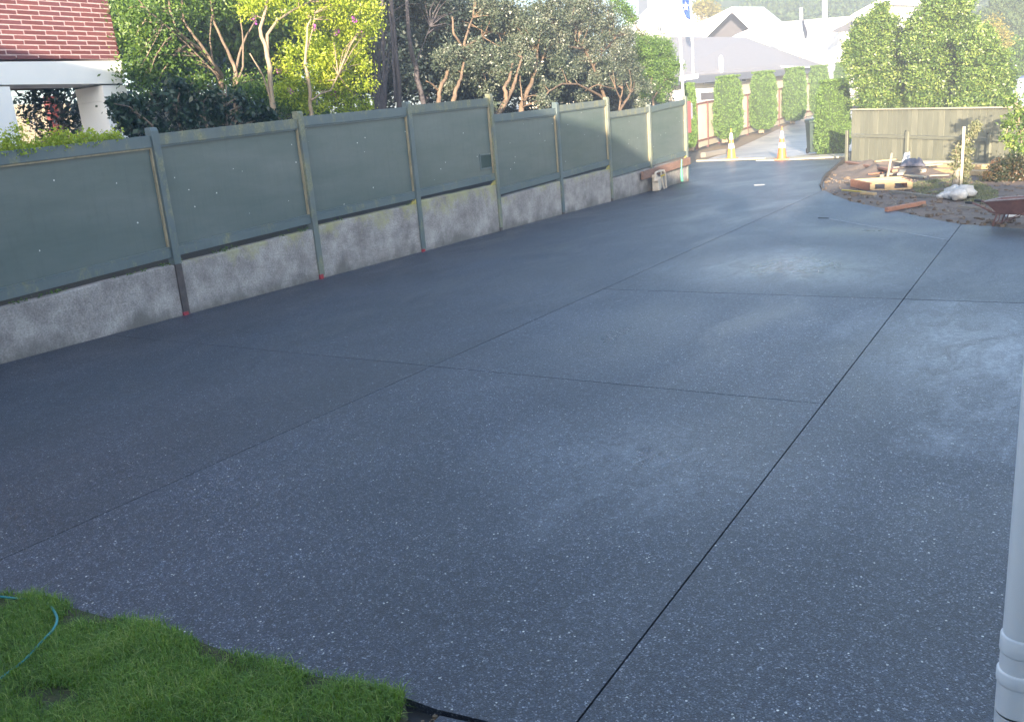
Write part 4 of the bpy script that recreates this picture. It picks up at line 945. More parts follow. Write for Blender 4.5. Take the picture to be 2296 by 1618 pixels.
slab_(mb, [a, b, b + out - Vector((0, 0, .15)), a + out - Vector((0, 0, .15))], .12); mb.build('awning', M['whiteroof'], gh)
window_on(onwall, 1764, 150, 1793, 158, gh, ds=-3)
mb = MB(); v_ = PD(1616.5, 142, 62); mb.tube([v_ - Vector((0, 0, .6)), v_, v_ + Vector((0, 0, .35)), v_ + Vector((0, 0, .5))], [.13, .15, .14, .06], 12); mb.build('roof_vent', M['whiteroof'], gh)
mb = MB(); mb.beam(onwall(1614, 158, .06), onwall(1614, 176, .06), .08, .08); mb.build('downpipe', M['fascia'], gh)
# white carport with barred dark opening at left of it
cp = thing('white_garage', PD(1590, 240, 56.5), 'low white garage with a dark barred opening behind the cream fence', 'garage')
a0, a1 = PD(1545, 200, 56), PD(1625, 192, 60); a1.z = a0.z
mb = MB(); gd = nb * 2.0
mb.hexa([Vector((a0.x, a0.y, 0)), Vector((a1.x, a1.y, 0)), Vector((a1.x, a1.y, 0)) + gd, Vector((a0.x, a0.y, 0)) + gd, a0, a1, a1 + gd, a0 + gd]); mb.build('wall', M['whiteroof'], cp)
gu = (a1 - a0).normalized(); gn = Vector((-gu.y, gu.x, 0)); gn = gn if gn.dot(FW) > 0 else -gn
def ong(x, y, off=0.0): v = _ray(x, y); t = (a0 - gn * off - CP).dot(gn) / v.dot(gn); return CP + v * t
w = window_on(ong, 1569, 208, 1604, 226, cp, 'opening', ds=-2, fm=M['whiteroof'])
mb = MB()
for k in range(14):
    p = ong(1572 + k * 2.3, 224, .06); q = ong(1572 + k * 2.3, 209, .06); mb.beam(p, Vector((p.x, p.y, q.z)), .03, .03)
mb.build('bars', M['gable'], w)
mb = MB(); p = ong(1530, 176, .8); q = ong(1560, 171, .8); mb.beam(p, q, .35, .28); mb.build('gutter_end', M['whiteroof'], cp)

def box_house(name, label, x0, x1, ytop, ybot, d, dep, mt, zb=-1):
    a, b = PD(x0, ytop, d), PD(x1, ytop, d); b.z = a.z; t = thing(name, (a.x, a.y, 0), label, 'house'); k = FW * dep
    mb = MB(); mb.hexa([Vector((a.x, a.y, zb)), Vector((b.x, b.y, zb)), Vector((b.x, b.y, zb)) + k, Vector((a.x, a.y, zb)) + k, a, b, b + k, a + k]); mb.build('wall', mt, t); return t
def ond(d0):
    def f(x, y, off=0.0): return PD(x, y, d0 - off)
    return f
# gabled white house
g = box_house('gabled_house', 'white roofed house with a big grey front gable beyond the grey roof', 1575, 1712, 78, 160, 100, 14, M['whiteroof'])
mb = MB(); ap, gl, gr_ = PD(1641, 27, 98), PD(1577, 86, 98), PD(1710, 82, 98); mb.hexa([gl, gr_, gr_ + FW * .3, gl + FW * .3, ap, ap + Vector((.02, 0, 0)), ap + FW * .3 + Vector((.02, 0, 0)), ap + FW * .3]); mb.build('gable', M['gable'], g)
mb = MB(); R0 = PD(1640.5, 15.5, 95); RL = PD(1566, 90, 95); RR = PD(1718, 90, 95); rr0, rrL, rrR = R0 + FW * 16, RL + FW * 16, RR + FW * 16
rb1 = PD(1712, 16, 112); rb2 = PD(1762, 56, 112)
slab_(mb, [RL, R0, rr0, rrL], .5); slab_(mb, [R0, RR, PD(1765, 58, 112), rb1], .5); mb.build('roof', M['whiteroof'], g)
mb = MB(); c = [PD(1652, 83, 92), PD(1665, 72, 92), PD(1679, 66, 92), PD(1700, 74, 92), PD(1728, 92, 92), PD(1728, 110, 92), PD(1652, 110, 92)]
n0 = len(c); mb.v = [tuple(p) for p in c] + [tuple(p + FW * 3) for p in c]; mb.f = [tuple(range(n0 - 1, -1, -1)), tuple(range(n0, 2 * n0))] + [(i, (i + 1) % n0, (i + 1) % n0 + n0, i + n0) for i in range(n0)]
mb.build('lean_to_roof', M['whiteroof'], g)
# long white building
lw_ = box_house('long_white_building', 'long plain white building behind the farthest conifers', 1700, 1925, 54, 260, 118, 12, M['whiteroof'])
window_on(ond(117.9), 1898, 112, 1905, 127, lw_)
# right white house
rw_ = box_house('white_hall', 'white house with low-pitched white roof behind the laurel trees', 1880, 2090, 60, 230, 106, 12, M['whiteroof'])
mb = MB(); slab_(mb, [PD(1885, 55, 102), PD(1912, 32, 102), PD(1973, -2, 102), PD(1973, -2, 118), PD(1885, 55, 118)], .5); slab_(mb, [PD(1973, -2, 102), PD(2060, 2, 102), PD(2092, 18, 102), PD(2092, 60, 104), PD(2092, 18, 118), PD(1973, -2, 118)], .5)
mb.v += [tuple(p) for p in (PD(1912, 40, 103), PD(1973, 0, 103), PD(2090, 20, 103), PD(2090, 62, 103), PD(1912, 62, 103))]; n_ = len(mb.v); mb.f.append(tuple(range(n_ - 5, n_))); mb.build('roof', M['whiteroof'], rw_)
mb = MB(); a, b, c = PD(1866, 71, 100), PD(1907, 49, 100), PD(1909, 71, 100); mb.v = [tuple(p) for p in (a, b, c, a + FW * .3, b + FW * .3, c + FW * .3)]; mb.f = [(2, 1, 0), (3, 4, 5), (0, 1, 4, 3), (1, 2, 5, 4), (2, 0, 3, 5)]; mb.build('gable', M['gable'], rw_)
window_on(ond(102.9), 2054, 34, 2060, 52, rw_)
# left far white building
fw_ = box_house('far_white_building', 'large far white building with small dark windows behind the flagpoles', 1428, 1585, 41, 190, 135, 12, M['whiteroof'])
mb = MB(); slab_(mb, [PD(1420, 48, 131), PD(1450, 20.5, 134), PD(1507, 21, 134), PD(1540, 40, 131), PD(1575, 60, 131), PD(1575, 75, 131), PD(1420, 75, 131)], .6); mb.build('roof', M['whiteroof'], fw_)
mb = MB(); a, b, c = PD(1410, 38, 129), PD(1417, 29, 129), PD(1436, 39, 129); mb.v = [tuple(p) for p in (a, b, c, a + FW * .3, b + FW * .3, c + FW * .3)]; mb.f = [(2, 1, 0), (3, 4, 5), (0, 1, 4, 3), (1, 2, 5, 4), (2, 0, 3, 5)]; mb.build('gable', M['gable'], fw_)
for x0, x1, y0, y1 in ((1473, 1478, 61, 71), (1479, 1484, 61, 71), (1506, 1509, 60, 72), (1518, 1521.5, 60, 73), (1527, 1530, 60, 72), (1553, 1559, 59, 70)): window_on(ond(130), x0, y0, x1, y1, fw_)
gb = box_house('far_beige_block', 'pale beige block rising above the far white building', 1450, 1520, -30, 40, 175, 10, M['roofgrey'], zb=2)
# slate blue outbuilding at the right edge
sb = thing('blue_grey_shed', PD(2290, 240, 40), 'blue-grey shed roof showing at the right edge above the board fence', 'shed')
mb = MB(); c = [PD(2259, 260, 39), PD(2262, 200, 39), PD(2275, 178, 39), PD(2400, 160, 39), PD(2400, 260, 39)]
n0 = 5; mb.v = [tuple(p) for p in c] + [tuple(p + FW * 4) for p in c]; mb.f = [tuple(range(n0 - 1, -1, -1)), tuple(range(n0, 2 * n0))] + [(i, (i + 1) % n0, (i + 1) % n0 + n0, i + n0) for i in range(n0)]
mb.build('cladding', M['shed'], sb)
# white car half hidden behind the near conifer
vc = GT(1850, 58); cr = thing('parked_car', vc, 'white car mostly hidden behind the near conifer and laurel', 'car')
SD_ = Vector((FW.y, -FW.x, 0)); 
def carloft(prof, w, mt, name, off=0):
    m = MB(); n = len(prof)
    for s in (-1, 1): m.v += [tuple(vc + SD_ * x + FW * (s * w / 2) + Vector((0, 0, z))) for x, z in prof]
    m.f = [tuple(range(n)), tuple(range(2 * n - 1, n - 1, -1))] + [(i, i + n, (i + 1) % n + n, (i + 1) % n) for i in range(n)]
    return m.build(name, mt, cr, bevel=.06)
carloft([(-.7, .35), (-.78, .7), (-.6, .95), (.1, 1.08), (.5, 1.12), (2.9, 1.12), (3.5, 1.0), (3.6, .4)], 1.8, M['van'], 'body')
carloft([(.25, 1.13), (.8, 1.75), (2.2, 1.8), (3.0, 1.15)], 1.6, M['glass'], 'cabin'); carloft([(.85, 1.80), (.9, 1.85), (2.1, 1.88), (2.2, 1.83)], 1.5, M['van'], 'roof_panel')
for x in (.1, 2.8):
    for s in (-1, 1):
        m = MB(); c = vc + SD_ * x + FW * (s * .82) + Vector((0, 0, .33)); m.tube([c - FW * .1, c + FW * .1], .33, 18); m.build('wheel', M['black'], cr)

# wooded hill
def hill():
    mb = MB(); rows_ = [(118, 0), (130, 3), (142, 9), (155, 14), (175, 20), (210, 27), (260, 30)]; xs = list(range(1380, 2900, 40))
    from mathutils import noise
    for d, h in rows_:
        for x in xs:
            p = PD(x, 200, d); k = min(1, max(0, (x - 1480) / 160)); mb.v.append((p.x, p.y, tz(d) + h * (.25 + .75 * k) + 1.5 * noise.noise((x * .02, d * .05, 0)) - 1))
    n = len(xs)
    for i in range(len(rows_) - 1):
        for j in range(n - 1): mb.f.append((i * n + j, i * n + j + 1, (i + 1) * n + j + 1, (i + 1) * n + j))
    return tag(mb.build('hill', M['hill'], smooth=True), kind='structure')
hill()
P_, S_ = [], []
for k in range(520):
    x = random.uniform(1560, 2420); d = random.choice([126, 134, 142, 150, 160, 175]); h = {126: 2, 134: 5, 142: 9, 150: 12, 160: 16, 175: 20}[d]
    p = PD(x, 200, d); c = np.array([p.x, p.y, tz(d) + h + random.uniform(-1, 2)])
    dd = RNG.normal(size=(75, 3)); dd /= np.linalg.norm(dd, axis=1)[:, None]; P_.append(c + dd * np.array([2.0, 2.0, 1.7]) * (.7 + .4 * RNG.random((75, 1))) * random.uniform(.7, 1.3))
tag(leaf_mesh('hill_bush', np.concatenate(P_), .62, M['L_hill'], origin=(-60, 120, 5)), 'dense pale green bush covering the hill behind the roofs', 'bush', kind='stuff')
tree('bare_trunk_tree', 'yellowish tree with thin pale trunks between the flag and the gable roof', 'tree', (PD(1575, 100, 115).x, PD(1575, 100, 115).y, 0),
     [stD([(1569, 120, .25), (1570, 60, .2), (1571, 25, .15)], 115), stD([(1574, 120, .25), (1575, 60, .2), (1576, 20, .15)], 115), stD([(1581, 120, .25), (1581, 60, .2), (1582, 20, .15)], 115)],
     bD([(1590, 22, 12), (1578, 12, 10), (1565, 20, 10), (1598, 30, 8)], 115, dens=.12), 40, 1.0, .4, M['L_ochre'], M['barkpale'], 6, twig_r=.05)

# ================================================================= RIGHT: BOARD FENCE AND LAURELS
bf = thing('board_fence', G(1910, 362), 'olive-grey vertical board fence with pale cap, at right', 'fence')
def FP(t, z=0): a, b = G(1908, 362), G(2240, 371); return Vector((a.x + (b.x - a.x) * t, a.y + (b.y - a.y) * t, z))
fl_ = (FP(1) - FP(0)).length; fu = (FP(1) - FP(0)).normalized(); fn_ = Vector((fu.y, -fu.x, 0)); fn_ = fn_ if fn_.dot(FW) < 0 else -fn_   # to the camera
T1 = 1.55; zc0 = 1.86; zc1 = 1.86; RZ = math.atan2(fu.y, fu.x)
def fh(t): return 1.90 - .20 * t
nbds = int(fl_ * T1 / .245); RM = Matrix.Rotation(RZ, 3, 'Z')
for i in range(nbds):
    t = (i + .5) / nbds * T1; zt = fh(t); zm = zt - .98
    for (z0, z1, nm) in ((zm + .11, zt - .005, 'upper_board'), (.02, zm - .01, 'lower_board')):
        mb = MB(); c = FP(t, (z0 + z1) / 2) + fn_ * random.uniform(-.004, .004) - fn_ * (.0 if nm == 'upper_board' else .02)
        mb.box(c, (.232 + random.uniform(-.006, .004), .02, z1 - z0), RM); mb.build(nm, M['gfence2'] if random.random() < .3 else M['gfence'], bf)
mb = MB(); mb.beam(FP(0, fh(0) + .02) + fn_ * .02, FP(T1, fh(T1) + .02) + fn_ * .02, .14, .045); mb.build('cap_board', M['gcap'], bf)
mb = MB(); mb.beam(FP(0.0, fh(0) - .93) + fn_ * .026, FP(T1, fh(T1) - .93) + fn_ * .026, .03, .10); mb.build('mid_rail', M['gfence'], bf)
mb = MB(); mb.beam(FP(.42, .10) + fn_ * .026, FP(T1, .10) + fn_ * .026, .03, .14); mb.build('base_board', M['gfence'], bf)
for t in (-.028, .435, .945, 1.4):
    mb = MB(); z1 = fh(t) - (.75 if t < .9 else .78); c = FP(t, z1 / 2) + fn_ * .06; mb.box(c, (.13, .06, z1), RM); mb.build('post', M['gfence'], bf, bevel=.006)
    mb = MB(); c = FP(t, z1 / 2) + fn_ * .045 - fu * .088 * (1 if t > 0 else -1); mb.box(c, (.035, .02, z1 + .1), RM); mb.build('post_gap', M['black'], bf)

for lab, bl, stm, d in (
    ('large sunlit laurel tree directly behind the left half of the board fence', [(1975, 28, 20), (1940, 60, 24), (1925, 95, 30), (1970, 80, 34), (1915, 130, 26), (1960, 135, 36), (2000, 110, 30), (1925, 175, 26), (1960, 190, 30), (2005, 170, 34), (1940, 228, 24), (1985, 232, 26), (2020, 220, 26), (1995, 60, 22), (2020, 85, 20), (2010, 140, 22)], [[(2025, 300, .16), (2025, 210, .12), (2024, 190, .10), (2010, 150, .07), (1980, 90, .04)], [(2024, 200, .08), (2035, 175, .06), (2045, 120, .04)]], 37.5),
    ('large laurel tree behind the middle of the board fence', [(2060, 60, 28), (2100, 25, 32), (2140, 30, 32), (2085, 85, 36), (2130, 90, 38), (2060, 120, 32), (2105, 140, 36), (2060, 175, 30), (2100, 190, 32), (2145, 160, 32), (2065, 228, 26), (2110, 232, 28), (2050, 90, 24), (2170, 60, 26), (2110, 0, 34), (2150, 0, 30)], [[(2120, 300, .16), (2120, 200, .12), (2115, 120, .08), (2110, 60, .04)]], 36),
    ('large laurel tree behind the right part of the board fence', [(2175, 100, 30), (2205, 110, 30), (2230, 130, 26), (2180, 150, 32), (2220, 170, 32), (2250, 160, 22), (2175, 200, 30), (2215, 215, 28), (2245, 205, 22), (2160, 230, 24), (2200, 240, 22), (2240, 240, 18), (2210, 80, 20), (2262, 180, 14)], [[(2178, 300, .12), (2178, 235, .10), (2180, 215, .08), (2190, 150, .05)]], 34.5)):
    p = PD(stm[0][0][0], 250, d)
    tree('laurel_tree', lab, 'tree', (p.x, p.y, 0), [stD(s, d + 1.1) for s in stm], bD(bl, d + .6, dens=2.4, th=1.0), 46, .23, .115, M['L_laurel'], M['bark'], 30, group='laurel trees behind the board fence')
tree('ochre_conifer', 'yellowish pointed conifer behind the right laurel tree', 'tree', (PD(2225, 100, 60).x, PD(2225, 100, 60).y, 0), [], bD([(2225, 60, 22), (2215, 85, 24), (2238, 85, 20), (2230, 105, 26), (2210, 110, 22)], 60, dens=.5, sz=1.2), 40, .4, .14, M['L_ochre'], M['bark'], 0)
for (lab, x, y, r, d) in (('pale round-topped tree at the upper right corner', 2262, 55, 58, 80), ('low smooth rounded tree below the pale round-topped tree', 2300, 135, 48, 62)):
    p = PD(x, y, d); t = thing('rounded_tree', (p.x, p.y, 0), lab, 'tree', 'rounded trees at the upper right'); R_ = r * d / FPX
    N = 16000; dd = RNG.normal(size=(N, 3)); dd /= np.linalg.norm(dd, axis=1)[:, None]
    lump = 1 + .08 * np.sin(dd[:, 0] * 9 + dd[:, 2] * 7) + .07 * np.sin(dd[:, 1] * 12 + 2) + .05 * np.sin(dd[:, 2] * 21 + dd[:, 0] * 15)
    leaf_mesh('crown', np.array(p[:]) + dd * (R_ * lump * (1 + .03 * RNG.normal(size=N)))[:, None], .22, M['L_fresh' if d == 62 else 'L_hill'], t, out=dd)
    mb = MB(); mb.tube([Vector((p.x, p.y, 0)), Vector((p.x, p.y, p.z))], [.3, .2], 8); mb.build('trunk', M['bark'], t)
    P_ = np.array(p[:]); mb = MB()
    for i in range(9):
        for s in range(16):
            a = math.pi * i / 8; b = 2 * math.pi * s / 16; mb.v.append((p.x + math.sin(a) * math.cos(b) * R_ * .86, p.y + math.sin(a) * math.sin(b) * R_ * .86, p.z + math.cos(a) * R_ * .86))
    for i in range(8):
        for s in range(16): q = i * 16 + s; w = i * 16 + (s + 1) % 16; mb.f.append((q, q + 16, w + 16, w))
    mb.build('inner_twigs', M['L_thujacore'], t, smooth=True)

# shrubs at the right edge
tree('pear_shrub', 'tall leafy shrub at the right edge in front of the board fence', 'shrub', (PD(2300, 400, 24).x, PD(2300, 400, 24).y, 0), [stD([(2300, 430, .05), (2295, 340, .04), (2285, 280, .03), (2280, 220, .015)], 24), stD([(2290, 340, .03), (2268, 310, .02), (2250, 306, .01)], 24)],
     bD([(2290, 235, 18), (2275, 260, 14), (2290, 290, 18), (2280, 320, 16), (2258, 304, 8), (2300, 330, 20), (2268, 222, 9), (2285, 350, 14), (2262, 278, 7), (2310, 260, 26)], 24, dens=2.0), 22, .16, .10, M['L_laurel'], M['barkpale'], 30)
tree('bronze_shrub', 'dense dark rounded shrub with bronze tips behind the wheelbarrow', 'shrub', (PD(2262, 440, 22.5).x, PD(2262, 440, 22.5).y, 0), [stD([(2260, 450, .04), (2250, 420, .03), (2240, 390, .02)], 22.5), stD([(2265, 450, .04), (2275, 420, .03), (2285, 390, .02)], 22.5)],
     bD([(2235, 378, 18), (2255, 365, 18), (2280, 362, 20), (2232, 402, 20), (2258, 395, 24), (2285, 395, 24), (2240, 425, 18), (2265, 425, 22), (2290, 425, 20), (2305, 375, 26), (2215, 395, 10), (2250, 440, 16), (2228, 420, 14)], 22.5, dens=4.5), 50, .13, .055, M['L_red'], M['bark'], 24, twig_r=.006)

# staked young tree
yp = G(2150, 428); 
yt = tree('young_tree', 'thin young tree tied to a pale stake in front of the board fence', 'tree', yp,
     [[(yp, .05), (PD(2151, 380, depth(yp)), .04), (PD(2156, 340, depth(yp)), .03), (PD(2168, 320, depth(yp)), .02), (PD(2186, 292, depth(yp)), .01)], [(PD(2152, 370, depth(yp)), .02), (PD(2144, 345, depth(yp)), .014), (PD(2142, 325, depth(yp)), .008)]],
     bD([(2145, 355, 9), (2150, 340, 8), (2165, 325, 7), (2185, 290, 5), (2178, 305, 6), (2142, 372, 9), (2165, 360, 8), (2160, 390, 8), (2170, 375, 6), (2148, 395, 7), (2188, 280, 3), (2172, 340, 8), (2155, 408, 7)], depth(yp), dens=9), 20, .10, .075, M['fargrass'], M['barkpale'], 20, twig_r=.004)
mb = MB(); a = G(2154, 429); b = PD(2160.5, 284, depth(a)); mb.beam(a, Vector((a.x, a.y, b.z)), .055, .055); mb.build('stake', M['gcap'], yt)
mb = MB(); mb.tube([yp + Vector((-.05, 0, 0)), yp + Vector((-.04, 0, .25)), yp + Vector((-.03, 0, .55)), yp + Vector((-.02, 0, .75))], [.13, .12, .10, .07], 10); mb.build('tree_guard', M['greyt'], yt)

# grass patch near the young tree
pl = [G(*p) for p in ((2040, 412), (2075, 404), (2130, 402), (2190, 405), (2240, 430), (2236, 462), (2190, 455), (2120, 447), (2050, 432))]
def in_poly(x, y, P):
    c = False; n = len(P); j = n - 1
    for i in range(n):
        if (P[i][1] > y) != (P[j][1] > y) and x < (P[j][0] - P[i][0]) * (y - P[i][1]) / (P[j][1] - P[i][1]) + P[i][0]: c = not c
        j = i
    return c
def blades(name, poly, n, h, w, mt, label, z0, patch=.0, lean=.5):
    P = [(p[0], p[1]) for p in poly]; xs = [p[0] for p in P]; ys_ = [p[1] for p in P]; pts = []
    from mathutils import noise
    while len(pts) < n:
        x = random.uniform(min(xs), max(xs)); y = random.uniform(min(ys_), max(ys_))
        if not in_poly(x, y, P): continue
        q = noise.noise((x * 2.2, y * 2.2, 5)) + .6 * noise.noise((x * 6, y * 6, 2))
        if q < patch - 1 and False: continue
        if random.random() < max(0, min(.96, (-q - .10) * 3.2)): continue
        pts.append((x, y, q))
    A = np.array(pts); N = len(A); ang = RNG.random(N) * 2 * np.pi; ln = np.abs(RNG.normal(lean, .35, N)); hh = h * (.4 + .9 * RNG.random(N) ** 2) * np.clip(1 + .6 * A[:, 2], .6, 1.35)
    dx, dy = np.cos(ang), np.sin(ang); base = np.stack([A[:, 0], A[:, 1], np.full(N, z0)], 1)
    side = np.stack([-dy, dx, np.zeros(N)], 1) * (w / 2); dirv = np.stack([dx, dy, np.zeros(N)], 1)
    mid = base + dirv * (hh * ln * .35)[:, None] + np.array([0, 0, 1]) * (hh * .6)[:, None]
    tip = base + dirv * (hh * ln * 1.1)[:, None] + np.array([0, 0, 1]) * (hh * (1 - .35 * ln))[:, None]
    v = np.empty((N, 5, 3)); v[:, 0] = base - side; v[:, 1] = base + side; v[:, 2] = mid + side * .8; v[:, 3] = tip; v[:, 4] = mid - side * .8
    me = bpy.data.meshes.new(name); me.vertices.add(5 * N); me.vertices.foreach_set('co', v.reshape(-1).astype(np.float32))
    idx = np.arange(N)[:, None] * 5 + np.array([0, 1, 2, 4, 4, 2, 3])[None]
    me.loops.add(7 * N); me.loops.foreach_set('vertex_index', idx.reshape(-1).astype(np.int32)); me.polygons.add(2 * N)
    st = np.stack([np.arange(N) * 7, np.arange(N) * 7 + 4], 1).reshape(-1); me.polygons.foreach_set('loop_start', st.astype(np.int32)); me.polygons.foreach_set('loop_total', np.tile([4, 3], N).astype(np.int32))
    me.update(calc_edges=True); a = me.attributes.new('rnd', 'FLOAT', 'FACE'); r = np.clip(RNG.normal(.42, .18, N) + .25 * A[:, 2] + (RNG.random(N) < .07) * .5, 0, 1); a.data.foreach_set('value', np.repeat(r, 2).astype(np.float32))
    me.materials.append(mt); o = bpy.data.objects.new(name, me); C.objects.link(o); return tag(o, label, 'grass', kind='stuff')
blades('rough_grass', pl, 7000, .045, .018, M['fargrass'], 'thin grey-green grass round the young tree and white rocks', .0)

# ---- items on the dirt
def gz(p, dz=0): return Vector((p.x, p.y, dz))
E_ = lambda x, y, z=0: G(x, y, z)
# orange timber frame (pallet)
pf = thing('pallet', E_(1975, 418), 'orange new-timber pallet lying on the dirt bed', 'pallet')
pa, pb, pc_, pd_ = E_(1909, 419), E_(1954, 429), E_(2042, 425), E_(2020, 412)
h0 = .22
mb = MB(); mb.beam(gz(pa, .11), gz(pb, .11), .06, .20); mb.build('side_board', M['rimu'], pf)
for z in (.03, .20): mb = MB(); mb.beam(gz(pb, z), gz(pc_, z), .08, .035); mb.build('front_board', M['sawn'], pf)
for f in (.02, .40, .52, .97): mb = MB(); q = pb.lerp(pc_, f); mb.box(gz(q, .115), (.12, .10, .13), Matrix.Rotation(math.atan2((pc_ - pb).y, (pc_ - pb).x), 3, 'Z')); mb.build('block', M['sawn'], pf)
for f in (.25, .55, .85): mb = MB(); mb.beam(gz(pb.lerp(pa, f), .20), gz(pc_.lerp(pd_, f), .20), .16, .03); mb.build('deck_slat', M['sawn'], pf)
mb = MB(); mb.beam(gz(pa, .19), gz(pd_, .19), .10, .035); mb.build('deck_slat', M['sawn'], pf)
mb = MB(); mb.beam(gz(pc_, .11), gz(pd_, .11), .06, .20); mb.build('side_board', M['rimu'], pf)
# broom
br_ = thing('broom', E_(1915, 434), 'yellow-handled broom lying on the dirt bed near the pallet', 'broom')
mb = MB(); mb.tube([gz(E_(1888, 430.5), .05), gz(E_(1941, 438), .08)], .022, 8); mb.build('handle', M['yellow'], br_)
mb = MB(); a, b = gz(E_(1931, 441), .09), gz(E_(1962, 443), .09); mb.beam(a, b, .09, .06); mb.build('head', M['sawn'], br_)
mb = MB()
for i in range(26):
    q = a.lerp(b, i / 25); mb.tube([q, q + Vector((random.uniform(-.02, .02), -.05, -.09))], [.010, .004], 4)
mb.build('bristles', M['greyt'], br_)
lumber('pink_timber', 'pinkish squared timber lying at the edge of the dirt bed near the driveway', E_(1987, 475), E_(2072, 459.5), .09, .09, M['rimu'], z=.045)
lumber('red_plank', 'long reddish plank resting along the dirt mound by the driveway corner', gz(E_(1899, 373), .15), gz(E_(2006, 400), .22), .16, .07, M['rimu'], cat='plank')
for i, (x0, y0, x1, y1, z, w, mt, lab) in enumerate([(1925, 369, 1978, 376, .12, .12, 'greyt', 'grey board lying on the dirt mound nearest the green conifer'), (1950, 398, 1986, 393, .10, .13, 'rimu', 'short red-brown board below the dirt mound'), (2030, 397, 2075, 402, .06, .10, 'gcap', 'pale lath lying in front of the wood block'), (1962, 383, 2010, 378, .30, .10, 'sawn', 'tan lath lying over the top of the dirt mound'), (2082, 398, 2128, 396, .05, .12, 'greyt', 'grey board at the back edge of the rough grass'), (2200, 470, 2150, 466, .03, .05, 'greyt', 'thin stick lying on the dirt left of the wheelbarrow tray')]):
    lumber('loose_board', lab, gz(E_(x0, y0), 0), gz(E_(x1, y1), 0), w, .04, M[mt], cat='board', z=z)
lumber('short_plank', 'short tan board beside the long reddish plank', E_(1897, 381), E_(1945, 390), .14, .05, M['sawn'], cat='plank', z=.04)
mb = MB(); a = gz(E_(1990, 402), 0); q = PD(1998.5, 343, depth(a)); mb.beam(a, Vector((a.x + .10, a.y, q.z)), .07, .06); tag(mb.build('dark_stake', M['greyt'], origin=a), 'weathered upright stake in the timber heap before the board fence', 'stake')
for i, (x0, y0, x1, y1, z, w, h, mt, lab) in enumerate([
    (1952, 370, 2100, 368, .05, .16, .10, 'gcap', 'pale cream board along the foot of the board fence, left one'), (2104, 370, 2213, 374, .05, .18, .10, 'gcap', 'pale cream board along the foot of the board fence, right one'),
    (2090, 379, 2210, 382, .10, .30, .14, 'sawn', 'thick tan timber at the back of the stack by the bronze shrub'), (2085, 388, 2208, 395, .08, .26, .14, 'sawn', 'tan timber at the front of the stack by the bronze shrub'),
    (2060, 376, 2170, 377, .20, .30, .04, 'gcap', 'bleached board lying on top of the timber stack'), (2000, 391, 2110, 383, .20, .22, .05, 'greyt', 'grey board bridging the timber heap under the folded sheet'),
    (1976, 401, 1993, 396, .08, .10, .08, 'greyt', 'short grey offcut leaning left of the upright stake'), (1996, 398, 2006, 388, .12, .12, .08, 'gcap', 'pale offcut propped right of the upright stake'), (2018, 400, 2026, 390, .12, .16, .06, 'gcap', 'pale offcut standing under the grey board'),
    (1996, 433, 2050, 439.5, .03, .07, .08, 'greyt', 'weathered edging board beside the pallet'), (2052, 440, 2108, 447, .03, .07, .08, 'greyt', 'weathered edging board leading to the white rocks')]):
    lumber('board', lab, gz(E_(x0, y0), 0), gz(E_(x1, y1), 0), w, h, M[mt], cat='board', z=z)
mb = MB(); q = E_(2068, 392); mb.box(gz(q, .10), (.16, .14, .13), Matrix.Rotation(.5, 3, 'Z')); tag(mb.build('wood_block', M['gcap'], origin=q, bevel=.008), 'small pale wood block under the end of the grey board', 'wood block')
# folded sheet
def sheet(name, label, pts, z, mt, amp):
    mb = MB(); N = 12; a, b, c, d = [gz(E_(*p), z) for p in pts]
    from mathutils import noise
    for j in range(N + 1):
        for i in range(N + 1):
            p = a.lerp(b, i / N).lerp(d.lerp(c, i / N), j / N); e = min(i, N - i, j, N - j) / N
            mb.v.append((p.x, p.y, z + amp * (min(1, e * 5)) * (1 + .9 * noise.noise((i * .5, j * .5, z * 9))) ))
    for j in range(N):
        for i in range(N): q = j * (N + 1) + i; mb.f.append((q, q + 1, q + N + 2, q + N + 1))
    o = mb.build(name, mt, origin=(a + c) / 2, smooth=True); m = o.modifiers.new('thickness', 'SOLIDIFY'); m.thickness = .02; return tag(o, label, 'sheet')
sheet('folded_sheet', 'dark grey folded sheet lying on the timber heap', [(2017, 391), (2075, 390), (2072, 384), (2020, 384)], .24, M['tarp'], .14)
sheet('white_sheet', 'white crumpled sheet behind the dark folded sheet', [(2020, 385), (2042, 384), (2042, 379), (2022, 380)], .26, M['tarpw'], .22)
# white rocks
from mathutils import noise as mnoise
for i, (x, y, r, lab) in enumerate([(2111, 447, .085, 'smallest white rock at the left of the rock pile'), (2119, 443, .09, 'small white rock behind the smallest one'), (2127, 447, .11, 'low white rock in the middle of the rock pile'), (2139, 442, .165, 'tall white rock in the middle of the rock pile'), (2162, 446, .20, 'largest white rock at the right of the rock pile'), (2148, 449, .15, 'white rock in front of the two biggest rocks')]):
    p = E_(x, y); mb = MB(); s = 13 * i
    for a in range(9):
        for b in range(14):
            th = math.pi * a / 8; ph = 2 * math.pi * b / 14; d = Vector((math.sin(th) * math.cos(ph), math.sin(th) * math.sin(ph), math.cos(th)))
            rr = r * (1 + .38 * mnoise.noise(d * 1.7 + Vector((s, 0, 0))) + .1 * mnoise.noise(d * 5 + Vector((s, 0, 0)))); mb.v.append((p.x + d.x * rr * 1.2, p.y + d.y * rr, r * .75 + d.z * rr * .85))
    for a in range(8):
        for b in range(14): q = a * 14 + b; w = a * 14 + (b + 1) % 14; mb.f.append((q, q + 14, w + 14, w))
    tag(mb.build('white_rock', M['rock'], origin=p, smooth=True), lab, 'rock', 'white rocks by the young tree')
